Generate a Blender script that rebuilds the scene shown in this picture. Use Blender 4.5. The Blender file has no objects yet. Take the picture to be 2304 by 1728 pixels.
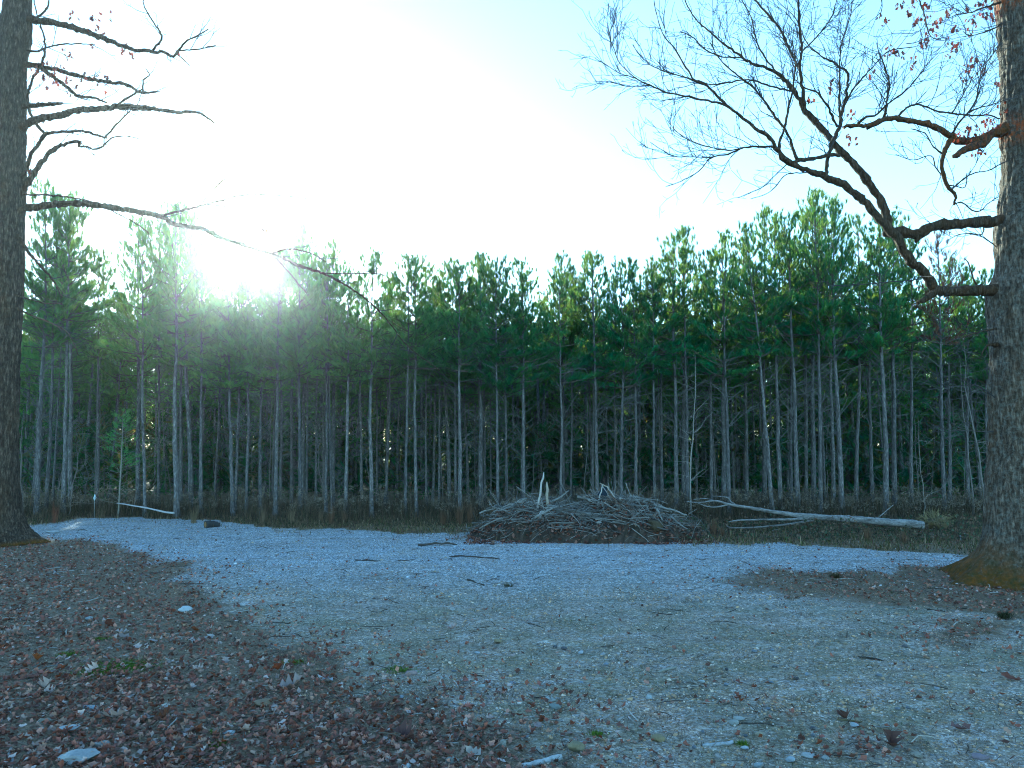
import bpy, math, random
import numpy as np
from mathutils import Vector, Quaternion, noise as mnoise

# ------------------------------------------------------------------ camera
SC = bpy.context.scene
COL = SC.collection
CAM_H, FPX, PITCH = 2.5, 1600.0, math.radians(5.0)      # metres, focal length in photo pixels
CX, CY = 1152.0, 864.0
cam_data = bpy.data.cameras.new('camera')
cam_data.sensor_width = 36.0
cam_data.lens = 36.0 * FPX / 2304.0
cam_data.clip_start, cam_data.clip_end = 0.1, 4000.0
cam = bpy.data.objects.new('camera', cam_data)
COL.objects.link(cam)
cam.location = (0, 0, CAM_H)
cam.rotation_euler = (math.radians(90) + PITCH, 0, 0)
SC.camera = cam

# ------------------------------------------------------------------ light
SUN_AZ = math.atan2(545 - CX, FPX)                       # left of the view axis (+Y)
SUN_EL = math.radians(14.5)
world = bpy.data.worlds.new('World')
SC.world = world
world.use_nodes = True
wn = world.node_tree.nodes
wl = world.node_tree.links
sky = wn.new('ShaderNodeTexSky')
sky.sky_type = 'NISHITA'
sky.sun_disc = False
sky.sun_elevation = SUN_EL
sky.sun_rotation = SUN_AZ
sky.air_density = 1.0
sky.dust_density = 0.2
sky.ozone_density = 2.0
wn['Background'].inputs['Strength'].default_value = 0.15
wl.new(sky.outputs[0], wn['Background'].inputs['Color'])
sun_data = bpy.data.lights.new('sun', 'SUN')
sun_data.energy = 4.0
sun_data.angle = math.radians(0.5)
sun_data.color = (1.0, 0.90, 0.72)
sun = bpy.data.objects.new('sun', sun_data)
COL.objects.link(sun)
sdir = Vector((math.sin(SUN_AZ) * math.cos(SUN_EL), math.cos(SUN_AZ) * math.cos(SUN_EL), math.sin(SUN_EL)))
sun.rotation_euler = sdir.to_track_quat('Z', 'Y').to_euler()
sun.location = (0, 0, 30)
vs = SC.view_settings
vs.view_transform = 'Standard'
vs.look = 'None'
vs.gamma = 1.0
vs.use_curve_mapping = False
vs.exposure = 2.1
vs.use_white_balance = True            # the photograph is balanced for warm light: everything in sky shade goes blue
vs.white_balance_temperature = 5450
vs.white_balance_tint = -12
SC.cycles.filter_width = 1.0
SC.cycles.max_bounces = 6
SC.cycles.diffuse_bounces = 3
SC.cycles.glossy_bounces = 1
SC.cycles.transmission_bounces = 3
SC.cycles.caustics_reflective = False
SC.cycles.caustics_refractive = False

# ------------------------------------------------------------------ helpers
RNG = np.random.default_rng(7)
random.seed(7)
U = lambda a, b, n=None: RNG.uniform(a, b, n)
cp, sp = math.cos(PITCH), math.sin(PITCH)

def P(px, py, D):
    """world point at depth y = D seen at photo pixel (px, py)"""
    a, b = (px - CX) / FPX, (CY - py) / FPX
    dy, dz = cp - b * sp, sp + b * cp
    s = D / dy
    return np.array((a * s, D, CAM_H + dz * s))

def G(px, py):
    """ground point seen at a photo pixel"""
    a, b = (px - CX) / FPX, (CY - py) / FPX
    dy, dz = cp - b * sp, sp + b * cp
    s = -CAM_H / dz
    return np.array((a * s, dy * s, 0.0))

def proj(x, y, z=0.0):
    zz = z - CAM_H
    f = y * cp + zz * sp
    u = -y * sp + zz * cp
    return CX + FPX * x / f, CY - FPX * u / f

def gz(x, y):
    return (0.035 * np.sin(.35 * x + 1) * np.cos(.3 * y) + 0.014 * np.sin(1.3 * x + .4) * np.sin(1.1 * y + .5)
            + 0.008 * np.sin(2.9 * x + 1.7 * y) * np.sin(2.3 * y - 1.1 * x))

def on_ground(px, py):
    p = G(px, py)
    p[2] = gz(p[0], p[1])
    return p

class Buf:
    def __init__(s): s.V, s.T, s.Q, s.C, s.n = [], [], [], [], 0
    def add(s, V, T=None, Q=None, col=(1, 1, 1)):
        V = np.asarray(V, float).reshape(-1, 3)
        s.V.append(V)
        if T is not None and len(T): s.T.append(np.asarray(T, np.int64).reshape(-1, 3) + s.n)
        if Q is not None and len(Q): s.Q.append(np.asarray(Q, np.int64).reshape(-1, 4) + s.n)
        c = np.asarray(col, float)
        if c.ndim == 1: c = np.tile(c, (len(V), 1))
        s.C.append(c)
        s.n += len(V)
    def mesh(s, name, mat, smooth=False):
        V = np.concatenate(s.V); C = np.concatenate(s.C)
        T = np.concatenate(s.T) if s.T else np.zeros((0, 3), int)
        Q = np.concatenate(s.Q) if s.Q else np.zeros((0, 4), int)
        me = bpy.data.meshes.new(name)
        me.vertices.add(len(V)); me.vertices.foreach_set('co', V.astype(np.float32).ravel())
        nl = T.size + Q.size
        me.loops.add(nl)
        me.loops.foreach_set('vertex_index', np.concatenate([T.ravel(), Q.ravel()]).astype(np.int32))
        me.polygons.add(len(T) + len(Q))
        me.polygons.foreach_set('loop_start', np.concatenate([np.arange(len(T)) * 3, T.size + np.arange(len(Q)) * 4]).astype(np.int32))
        me.polygons.foreach_set('use_smooth', np.full(len(T) + len(Q), smooth))
        a = me.color_attributes.new('Col', 'FLOAT_COLOR', 'POINT')
        a.data.foreach_set('color', np.concatenate([C, np.ones((len(C), 1))], 1).astype(np.float32).ravel())
        me.update(calc_edges=True)
        me.validate()
        if mat: me.materials.append(mat)
        return me

def norm(v):
    v = np.asarray(v, float)
    return v / (np.linalg.norm(v, axis=-1, keepdims=True) + 1e-12)

def tube(buf, pts, rad, sides=6, col=(1, 1, 1), cap=False, rough=0.0):
    pts = np.asarray(pts, float); rad = np.broadcast_to(np.asarray(rad, float), (len(pts),))
    n = len(pts)
    t = norm(np.gradient(pts, axis=0))
    ref = np.array((0.31, 0.87, 0.38)) if abs(t[0] @ np.array((.31, .87, .38))) < .9 else np.array((1., 0, 0))
    a = norm(np.cross(t, ref)); b = np.cross(t, a)
    th = np.arange(sides) * 2 * math.pi / sides
    R = rad[:, None] * (1 + (rough * RNG.normal(size=(n, sides)) if rough else 0) + np.zeros((n, sides)))
    V = pts[:, None] + R[..., None] * (np.cos(th)[None, :, None] * a[:, None] + np.sin(th)[None, :, None] * b[:, None])
    i = np.arange(n - 1)[:, None] * sides; j = np.arange(sides)[None]; k = (j + 1) % sides
    Q = np.stack([i + j, i + k, i + sides + k, i + sides + j], -1).reshape(-1, 4)
    V = V.reshape(-1, 3); T = []
    if cap:
        V = np.concatenate([V, pts[[0]], pts[[-1]]])
        o = n * sides
        for jj in range(sides):
            T.append((o, (jj + 1) % sides, jj)); T.append((o + 1, (n - 1) * sides + jj, (n - 1) * sides + (jj + 1) % sides))
    buf.add(V, T, Q, col)

def smooth_line(pts, step):
    """Catmull-Rom through the points (any columns), about one sample per `step` of the first three"""
    pts = np.asarray(pts, float)
    p = np.concatenate([[2 * pts[0] - pts[1]], pts, [2 * pts[-1] - pts[-2]]])
    out = []
    for i in range(1, len(p) - 2):
        m = max(1, int(np.linalg.norm((p[i + 1] - p[i])[:3]) / step))
        t = (np.arange(m) / m)[:, None]
        out.append(.5 * (2 * p[i] + (p[i + 1] - p[i - 1]) * t + (2 * p[i - 1] - 5 * p[i] + 4 * p[i + 1] - p[i + 2]) * t ** 2
                         + (3 * p[i] - p[i - 1] - 3 * p[i + 1] + p[i + 2]) * t ** 3))
    out.append(pts[-1:])
    return np.concatenate(out)

def link(name, me, parent=None):
    o = bpy.data.objects.new(name, me)
    COL.objects.link(o)
    if parent is not None: o.parent = parent
    return o

def tag(o, label=None, cat=None, group=None, kind=None):
    if label: o['label'] = label
    if cat: o['category'] = cat
    if group: o['group'] = group
    if kind: o['kind'] = kind
    return o

def thing(name, label, cat, loc, group=None):
    o = link(name, None)
    o.empty_display_size = .2
    o.location = loc
    return tag(o, label, cat, group)

def part(name, buf, mat, parent, smooth=False, kind=None, local=True):
    me = buf.mesh(name, mat, smooth)
    if local and parent is not None and parent.location.length:
        v = np.empty(len(me.vertices) * 3, np.float32); me.vertices.foreach_get('co', v)
        me.vertices.foreach_set('co', (v.reshape(-1, 3) - np.array(parent.location, np.float32)).ravel()); me.update()
    o = link(name, me, parent)
    if kind: o['kind'] = kind
    return o

def single(name, buf, mat, label, cat, origin, group=None, smooth=False, kind=None):
    """a thing that is one mesh; its origin sits at its base"""
    me = buf.mesh(name, mat, smooth)
    v = np.empty(len(me.vertices) * 3, np.float32); me.vertices.foreach_get('co', v)
    me.vertices.foreach_set('co', (v.reshape(-1, 3) - np.asarray(origin, np.float32)).ravel()); me.update()
    o = link(name, me); o.location = origin
    return tag(o, label, cat, group, kind)

# ------------------------------------------------------------------ materials
def new_mat(name):
    m = bpy.data.materials.new(name); m.use_nodes = True
    nt = m.node_tree; b = nt.nodes['Principled BSDF']
    b.inputs['Roughness'].default_value = .85
    b.inputs['Specular IOR Level'].default_value = .25
    return m, nt, b

def N(nt, kind, **kw):
    n = nt.nodes.new(kind)
    for k, v in kw.items():
        if k in n.inputs: n.inputs[k].default_value = v
        else: setattr(n, k, v)
    return n

def ramp(nt, fac, stops):
    r = nt.nodes.new('ShaderNodeValToRGB')
    e = r.color_ramp.elements
    while len(e) < len(stops): e.new(.5)
    for q, (p, c) in zip(e, stops): q.position = p; q.color = (*c, 1)
    nt.links.new(fac, r.inputs[0]); return r.outputs[0]

def mix(nt, fac, a, b, mode='MIX'):
    m = nt.nodes.new('ShaderNodeMix'); m.data_type = 'RGBA'; m.blend_type = mode
    for s, v in ((m.inputs['Factor'], fac), (m.inputs['A'], a), (m.inputs['B'], b)):
        if hasattr(v, 'links'): nt.links.new(v, s)
        elif isinstance(v, (int, float)): s.default_value = v
        else: s.default_value = (*v, 1)
    return m.outputs['Result']

def math_n(nt, op, a, b=0.0, c=0.0):
    m = nt.nodes.new('ShaderNodeMath'); m.operation = op
    for s, v in zip(m.inputs, (a, b, c)):
        if hasattr(v, 'links'): nt.links.new(v, s)
        else: s.default_value = v
    return m.outputs[0]

def coords(nt, scale=(1, 1, 1), kind='Object'):
    tc = nt.nodes.new('ShaderNodeTexCoord'); mp = nt.nodes.new('ShaderNodeMapping')
    mp.inputs['Scale'].default_value = scale
    nt.links.new(tc.outputs[kind], mp.inputs[0]); return mp.outputs[0]

def noise_tex(nt, vec, scale, detail=4, rough=.6):
    n = N(nt, 'ShaderNodeTexNoise', Scale=scale, Detail=detail, Roughness=rough)
    nt.links.new(vec, n.inputs['Vector']); return n.outputs['Fac']

def vor(nt, vec, scale, feature='F1'):
    n = N(nt, 'ShaderNodeTexVoronoi', Scale=scale); n.feature = feature
    nt.links.new(vec, n.inputs['Vector']); return n

def bump(nt, b, h, strength, dist):
    n = N(nt, 'ShaderNodeBump', Strength=strength, Distance=dist)
    nt.links.new(h, n.inputs['Height']); nt.links.new(n.outputs[0], b.inputs['Normal'])

def col_attr(nt):
    a = nt.nodes.new('ShaderNodeAttribute'); a.attribute_name = 'Col'; return a.outputs['Color']

def obj_rand(nt):
    return nt.nodes.new('ShaderNodeObjectInfo').outputs['Random']

def leaf_mat(name, base, trans, tint=None, amount=.45, rough=.6):
    m, nt, b = new_mat(name)
    c = mix(nt, 1.0, base, col_attr(nt), 'MULTIPLY')
    nt.links.new(c, b.inputs['Base Color']); b.inputs['Roughness'].default_value = rough
    t = nt.nodes.new('ShaderNodeBsdfTranslucent')
    nt.links.new(mix(nt, 1.0, trans, col_attr(nt), 'MULTIPLY'), t.inputs['Color'])
    s = nt.nodes.new('ShaderNodeMixShader'); s.inputs[0].default_value = amount
    nt.links.new(b.outputs[0], s.inputs[1]); nt.links.new(t.outputs[0], s.inputs[2])
    nt.links.new(s.outputs[0], nt.nodes['Material Output'].inputs['Surface'])
    return m

# vertex-coloured dull surface
def vcol_mat(name, rough=.9, nscale=30.0, namount=.35, bumpd=.004, spec=.2):
    m, nt, b = new_mat(name)
    v = coords(nt); f = noise_tex(nt, v, nscale, 5)
    c = mix(nt, namount, col_attr(nt), ramp(nt, f, [(.25, (.25, .25, .25)), (.75, (1.6, 1.6, 1.6))]), 'MULTIPLY')
    nt.links.new(c, b.inputs['Base Color']); b.inputs['Roughness'].default_value = rough
    b.inputs['Specular IOR Level'].default_value = spec
    if bumpd: bump(nt, b, f, .7, bumpd)
    return m

M_STONE = vcol_mat('stone', .8, 60, .3, .002, .3)
M_WOOD = vcol_mat('dead_wood', .85, 40, .45, .004)
def log_mat():
    m, nt, b = new_mat('log_bark')
    v = coords(nt, (.35, 1.6, 1.6)); n = noise_tex(nt, v, 7, 6, .7); f = noise_tex(nt, coords(nt, (.5, 1.5, 1.5)), 28, 5, .7)
    c = mix(nt, 1.0, col_attr(nt), ramp(nt, n, [(.3, (.25, .23, .2)), (.45, (.9, .9, .9)), (.7, (1.7, 1.72, 1.75))]), 'MULTIPLY')
    c = mix(nt, .8, c, ramp(nt, f, [(.3, (.35, .33, .3)), (.6, (1.25, 1.25, 1.25))]), 'MULTIPLY')
    nt.links.new(c, b.inputs['Base Color']); bump(nt, b, math_n(nt, 'ADD', n, f), 1.0, .02)
    return m
M_LOG = log_mat()
M_BLADE = leaf_mat('dry_blade', (1, 1, 1), (1, .95, .7), amount=.3)
M_LEAF = leaf_mat('dead_leaf', (1, 1, 1), (1.1, .7, .45), amount=.25, rough=.7)
M_OAKLEAF = leaf_mat('hanging_leaf', (1, 1, 1), (1.3, .6, .45), amount=.45, rough=.6)
M_NEEDLE = leaf_mat('pine_needle', (.005, .165, .100), (.30, .44, .04), amount=.42, rough=.45)
M_BROWN = leaf_mat('dead_needle', (.13, .07, .055), (.25, .12, .08), amount=.4)
M_TWIG = vcol_mat('twig_bark', .9, 25, .4, .0)

def pine_bark():
    m, nt, b = new_mat('pine_bark')
    v = coords(nt, (1, 1, .35))
    vo = vor(nt, v, 22); n = noise_tex(nt, v, 9, 5)
    c = ramp(nt, n, [(.25, (.07, .068, .068)), (.5, (.20, .20, .205)), (.8, (.36, .365, .37))])
    c = mix(nt, .75, c, ramp(nt, vo.outputs['Distance'], [(.05, (1.15, 1.15, 1.15)), (.55, (.35, .33, .33))]), 'MULTIPLY')
    c = mix(nt, 1.0, c, ramp(nt, obj_rand(nt), [(0, (.8, .8, .8)), (1, (1.2, 1.18, 1.15))]), 'MULTIPLY')
    c = mix(nt, 1.0, c, col_attr(nt), 'MULTIPLY')
    nt.links.new(c, b.inputs['Base Color']); bump(nt, b, math_n(nt, 'SUBTRACT', n, vo.outputs['Distance']), .9, .02)
    return m
M_PINE = pine_bark()

def oak_bark():
    m, nt, b = new_mat('oak_bark')
    v = coords(nt, (1, 1, .22)); v1 = coords(nt)
    ridge = vor(nt, v, 17).outputs['Distance']; fine = noise_tex(nt, v, 34, 6, .7); big = ramp(nt, noise_tex(nt, v1, 6, 5, .7), [(.35, (0, 0, 0)), (.65, (1, 1, 1))])
    c = ramp(nt, fine, [(.3, (.02, .016, .014)), (.5, (.12, .092, .068)), (.72, (.36, .30, .24))])
    c = mix(nt, .8, c, ramp(nt, ridge, [(.1, (1.2, 1.2, 1.2)), (.6, (.3, .27, .25))]), 'MULTIPLY')
    lich = noise_tex(nt, v1, 11, 8, .8)
    a = nt.nodes.new('ShaderNodeSeparateColor'); nt.links.new(col_attr(nt), a.inputs[0])
    lm = math_n(nt, 'MULTIPLY', ramp(nt, lich, [(.47, (0, 0, 0)), (.66, (1, 1, 1))]), math_n(nt, 'MULTIPLY', a.outputs[2], .42))
    c = mix(nt, lm, c, (.33, .36, .33))
    c = mix(nt, 1.0, c, ramp(nt, a.outputs[2], [(0, (.55, .53, .52)), (1, (1, 1, 1))]), 'MULTIPLY')  # low-lichen bark, limbs above all, darkened in colour to read as silhouettes
    mossn = math_n(nt, 'MULTIPLY', a.outputs[0], ramp(nt, noise_tex(nt, v1, 9, 5, .7), [(.22, (0, 0, 0)), (.48, (1, 1, 1))]))
    c = mix(nt, mossn, c, mix(nt, big, (.15, .06, .006), (.05, .042, .007)))
    orn = math_n(nt, 'MULTIPLY', a.outputs[1], ramp(nt, noise_tex(nt, v1, 14, 3, .7), [(.45, (0, 0, 0)), (.58, (1, 1, 1))]))
    c = mix(nt, orn, c, (.30, .075, .015))
    nt.links.new(c, b.inputs['Base Color'])
    bump(nt, b, math_n(nt, 'SUBTRACT', fine, ridge), 1.0, .05)
    return m
M_OAK = oak_bark()

def ground_mat():
    m, nt, b = new_mat('ground')
    v = coords(nt)
    a = nt.nodes.new('ShaderNodeSeparateColor'); nt.links.new(col_attr(nt), a.inputs[0])
    leaf, verge, bright = a.outputs
    v1 = vor(nt, v, 38); v2 = vor(nt, v, 95)
    n1 = noise_tex(nt, v, 1.1, 6, .65); n2 = noise_tex(nt, v, 7, 6, .7); n3 = noise_tex(nt, v, 55, 4, .7)
    hue = nt.nodes.new('ShaderNodeSeparateColor'); nt.links.new(v1.outputs['Color'], hue.inputs[0])
    hue2 = nt.nodes.new('ShaderNodeSeparateColor'); nt.links.new(v2.outputs['Color'], hue2.inputs[0])
    g1 = ramp(nt, hue.outputs[0], [(0, (.035, .036, .04)), (.35, (.14, .15, .175)), (.7, (.31, .34, .385)), (.92, (.48, .52, .57)), (1, (.72, .74, .78))])
    g2 = ramp(nt, hue2.outputs[0], [(0, (.12, .13, .15)), (.6, (.27, .30, .35)), (1, (.47, .5, .54))])
    grav = mix(nt, .3, g1, g2)
    soil = ramp(nt, n3, [(.25, (.06, .042, .025)), (.5, (.23, .165, .10)), (.75, (.50, .39, .25))])
    dull = mix(nt, math_n(nt, 'MULTIPLY', ramp(nt, n2, [(.35, (0, 0, 0)), (.62, (1, 1, 1))]), .65), mix(nt, .35, grav, soil), soil)
    moss = ramp(nt, n1, [(.38, (0, 0, 0)), (.6, (1, 1, 1))])
    dull = mix(nt, math_n(nt, 'MULTIPLY', moss, .55), dull, mix(nt, n3, (.03, .035, .014), (.17, .17, .075)))
    bri = math_n(nt, 'MULTIPLY', bright, ramp(nt, math_n(nt, 'ADD', math_n(nt, 'MULTIPLY', n2, .5), math_n(nt, 'MULTIPLY', n1, .5)), [(.36, (.15, .15, .15)), (.55, (1, 1, 1))]))
    c = mix(nt, bri, dull, grav)
    litter = ramp(nt, hue.outputs[1], [(0, (.03, .022, .018)), (.5, (.08, .058, .045)), (.9, (.15, .115, .09)), (1, (.28, .24, .2))])
    litter = mix(nt, .35, mix(nt, .5, litter, ramp(nt, n3, [(.3, (.02, .016, .012)), (.7, (.10, .08, .055))])), soil)
    streak = noise_tex(nt, coords(nt, (.35, 1.6, 1)), 1.6, 7, .7)
    mid = noise_tex(nt, v, 19, 5, .75)
    c = mix(nt, 1.0, c, ramp(nt, streak, [(.3, (.72, .71, .69)), (.5, (.98, .98, .98)), (.68, (1.22, 1.22, 1.23))]), 'MULTIPLY')
    lf = ramp(nt, math_n(nt, 'ADD', leaf, math_n(nt, 'MULTIPLY', math_n(nt, 'SUBTRACT', math_n(nt, 'MULTIPLY', math_n(nt, 'ADD', n2, mid), .5), .5), 2.4)), [(.36, (0, 0, 0)), (.66, (1, 1, 1))])
    c = mix(nt, lf, c, litter)
    vg = ramp(nt, n2, [(.3, (.06, .05, .03)), (.5, (.14, .11, .07)), (.75, (.24, .18, .12))])
    vf = ramp(nt, math_n(nt, 'ADD', verge, math_n(nt, 'MULTIPLY', math_n(nt, 'SUBTRACT', n2, .5), .9)), [(.4, (0, 0, 0)), (.6, (1, 1, 1))])
    c = mix(nt, vf, c, mix(nt, .4, vg, litter))
    c = mix(nt, 1.0, c, ramp(nt, mid, [(.3, (.58, .57, .55)), (.5, (1.38, 1.36, 1.33)), (.7, (2.15, 2.12, 2.08))]), 'MULTIPLY')
    nt.links.new(c, b.inputs['Base Color']); b.inputs['Roughness'].default_value = .8
    h = math_n(nt, 'ADD', math_n(nt, 'SUBTRACT', math_n(nt, 'MULTIPLY', n3, .7), v1.outputs['Distance']), math_n(nt, 'MULTIPLY', n2, .8))
    bump(nt, b, h, .9, .018)
    return m
M_GROUND = ground_mat()

# ------------------------------------------------------------------ ground: zones, sheet
def in_poly(px, py, poly):
    poly = np.asarray(poly, float); r = np.zeros(px.shape, bool)
    j = len(poly) - 1
    for i in range(len(poly)):
        (xi, yi), (xj, yj) = poly[i], poly[j]
        c = ((yi > py) != (yj > py)) & (px < (xj - xi) * (py - yi) / (yj - yi + 1e-12) + xi)
        r ^= c; j = i
    return r

LEAF_L = [(-5000, 1216), (60, 1214), (260, 1226), (400, 1285), (450, 1335), (470, 1400), (640, 1450), (830, 1490), (920, 1565),
          (1060, 1610), (1270, 1690), (1340, 1760), (1500, 2600), (-9000, 2600)]
LEAF_R = [(1640, 1300), (1850, 1287), (2160, 1288), (2500, 1285), (4500, 1310), (4500, 1420), (2304, 1398), (2000, 1372), (1780, 1345)]
LEAF_E = [(1745, 1605, 95, 16), (2000, 1688, 130, 22), (870, 1310, 60, 6), (1110, 1215, 90, 5), (1450, 1540, 60, 12), (1150, 1700, 150, 40), (2230, 1440, 120, 18)]
EX = [-9000, -600, 60, 180, 450, 530, 1060, 1400, 1700, 2000, 2190, 3000, 9000]
EY = [1200, 1186, 1186, 1168, 1168, 1182, 1206, 1222, 1226, 1238, 1252, 1285, 1300]

def zones(x, y, soft=.55, k=12):
    x = np.asarray(x, float); y = np.asarray(y, float)
    leaf = np.zeros(x.shape); verge = np.zeros(x.shape); br = np.zeros(x.shape)
    rr = np.random.default_rng(3)
    wx = .25 * np.sin(2.1 * y + 1.3 * x) + .12 * np.sin(5.3 * x - 3 * y); wy = .3 * np.sin(1.7 * x + .6 * y) + .15 * np.sin(4.1 * x + 2) + .10 * np.sin(7.3 * x - 1.5 * y) + .06 * np.sin(13.1 * x + 3 * y)
    for _ in range(k):
        X = x + rr.normal() * soft + wx; Y = np.maximum(y + rr.normal() * soft * 1.4 + wy, 2.2)
        px, py = proj(X, Y)
        l = in_poly(px, py, LEAF_L) | in_poly(px, py, LEAF_R)
        for ex, ey, rx, ry in LEAF_E: l |= ((px - ex) / rx) ** 2 + ((py - ey) / ry) ** 2 < 1
        e = py < np.interp(px, EX, EY)
        leaf += l & ~e; verge += e
        br += np.clip((1390 - py) / 130, 0, 1)
    return leaf / k, verge / k, br / k

def axis_pts(lo, hi, step, far, g=1.22):
    a = list(np.arange(lo, hi + 1e-6, step)); s = step
    while a[-1] < far: s *= g; a.append(a[-1] + s)
    b = []; s = step; q = lo
    while q > -far: s *= g; q -= s; b.append(q)
    return np.array(b[::-1] + a)
gx = axis_pts(-16, 16, .14, 1500); gy = axis_pts(2.4, 30, .14, 1500)
XX, YY = np.meshgrid(gx, gy)
near = (np.abs(XX) < 30) & (YY > -10) & (YY < 60)
ZZ = np.where(near, gz(XX, YY) + RNG.normal(size=XX.shape) * .004, 0)
lf_, vg_, br_ = zones(XX, YY)
GV = np.stack([XX, YY, ZZ], -1).reshape(-1, 3); GC = np.stack([lf_, vg_, br_], -1).reshape(-1, 3)
nx = len(gx); ii, jj = np.meshgrid(np.arange(len(gy) - 1), np.arange(nx - 1), indexing='ij')
GQ = np.stack([ii * nx + jj, ii * nx + jj + 1, (ii + 1) * nx + jj + 1, (ii + 1) * nx + jj], -1).reshape(-1, 4)
gm = (GC[:, 0] < .5) & (GC[:, 1] < .5)
face_gravel = gm[GQ].mean(1) > .5
fx, fy = GV[GQ, 0].mean(1), GV[GQ, 1].mean(1)
face_gravel &= (np.abs(fx) < 30) & (fy < 40) & (fy > 1)
def sub_sheet(name, sel):
    q = GQ[sel]; u, inv = np.unique(q, return_inverse=True)
    b = Buf(); b.add(GV[u], None, inv.reshape(-1, 4), GC[u])
    return tag(link(name, b.mesh(name, M_GROUND, True)), kind='structure')
tag(sub_sheet('ground', ~face_gravel), 'brown leaf-littered ground of the clearing and forest floor', 'ground')
tag(sub_sheet('gravel_drive', face_gravel), 'bluish grey gravel drive sweeping across the clearing', 'drive')

# ------------------------------------------------------------------ pine prototypes
def rand_unit(n):
    return norm(RNG.normal(size=(n, 3)))

def tufts(buf, C, A, L, n, w, cols, spread=.8):
    """bottle-brush tufts of n needles at centres C along axes A"""
    m = len(C)
    d = norm(A[:, None] + spread * rand_unit(m * n).reshape(m, n, 3))
    base = C[:, None] + A[:, None] * U(-.5, .45, (m, n))[..., None] * L[:, None, None]
    ln = (L[:, None] * U(.7, 1.15, (m, n)))[..., None]
    s = norm(np.cross(d, rand_unit(m * n).reshape(m, n, 3))) * w
    V = np.stack([base + s, base - s, base + d * ln], 2).reshape(-1, 3)
    T = np.arange(m * n * 3).reshape(-1, 3)
    buf.add(V, T, None, np.repeat(cols, n * 3, 0))

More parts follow.
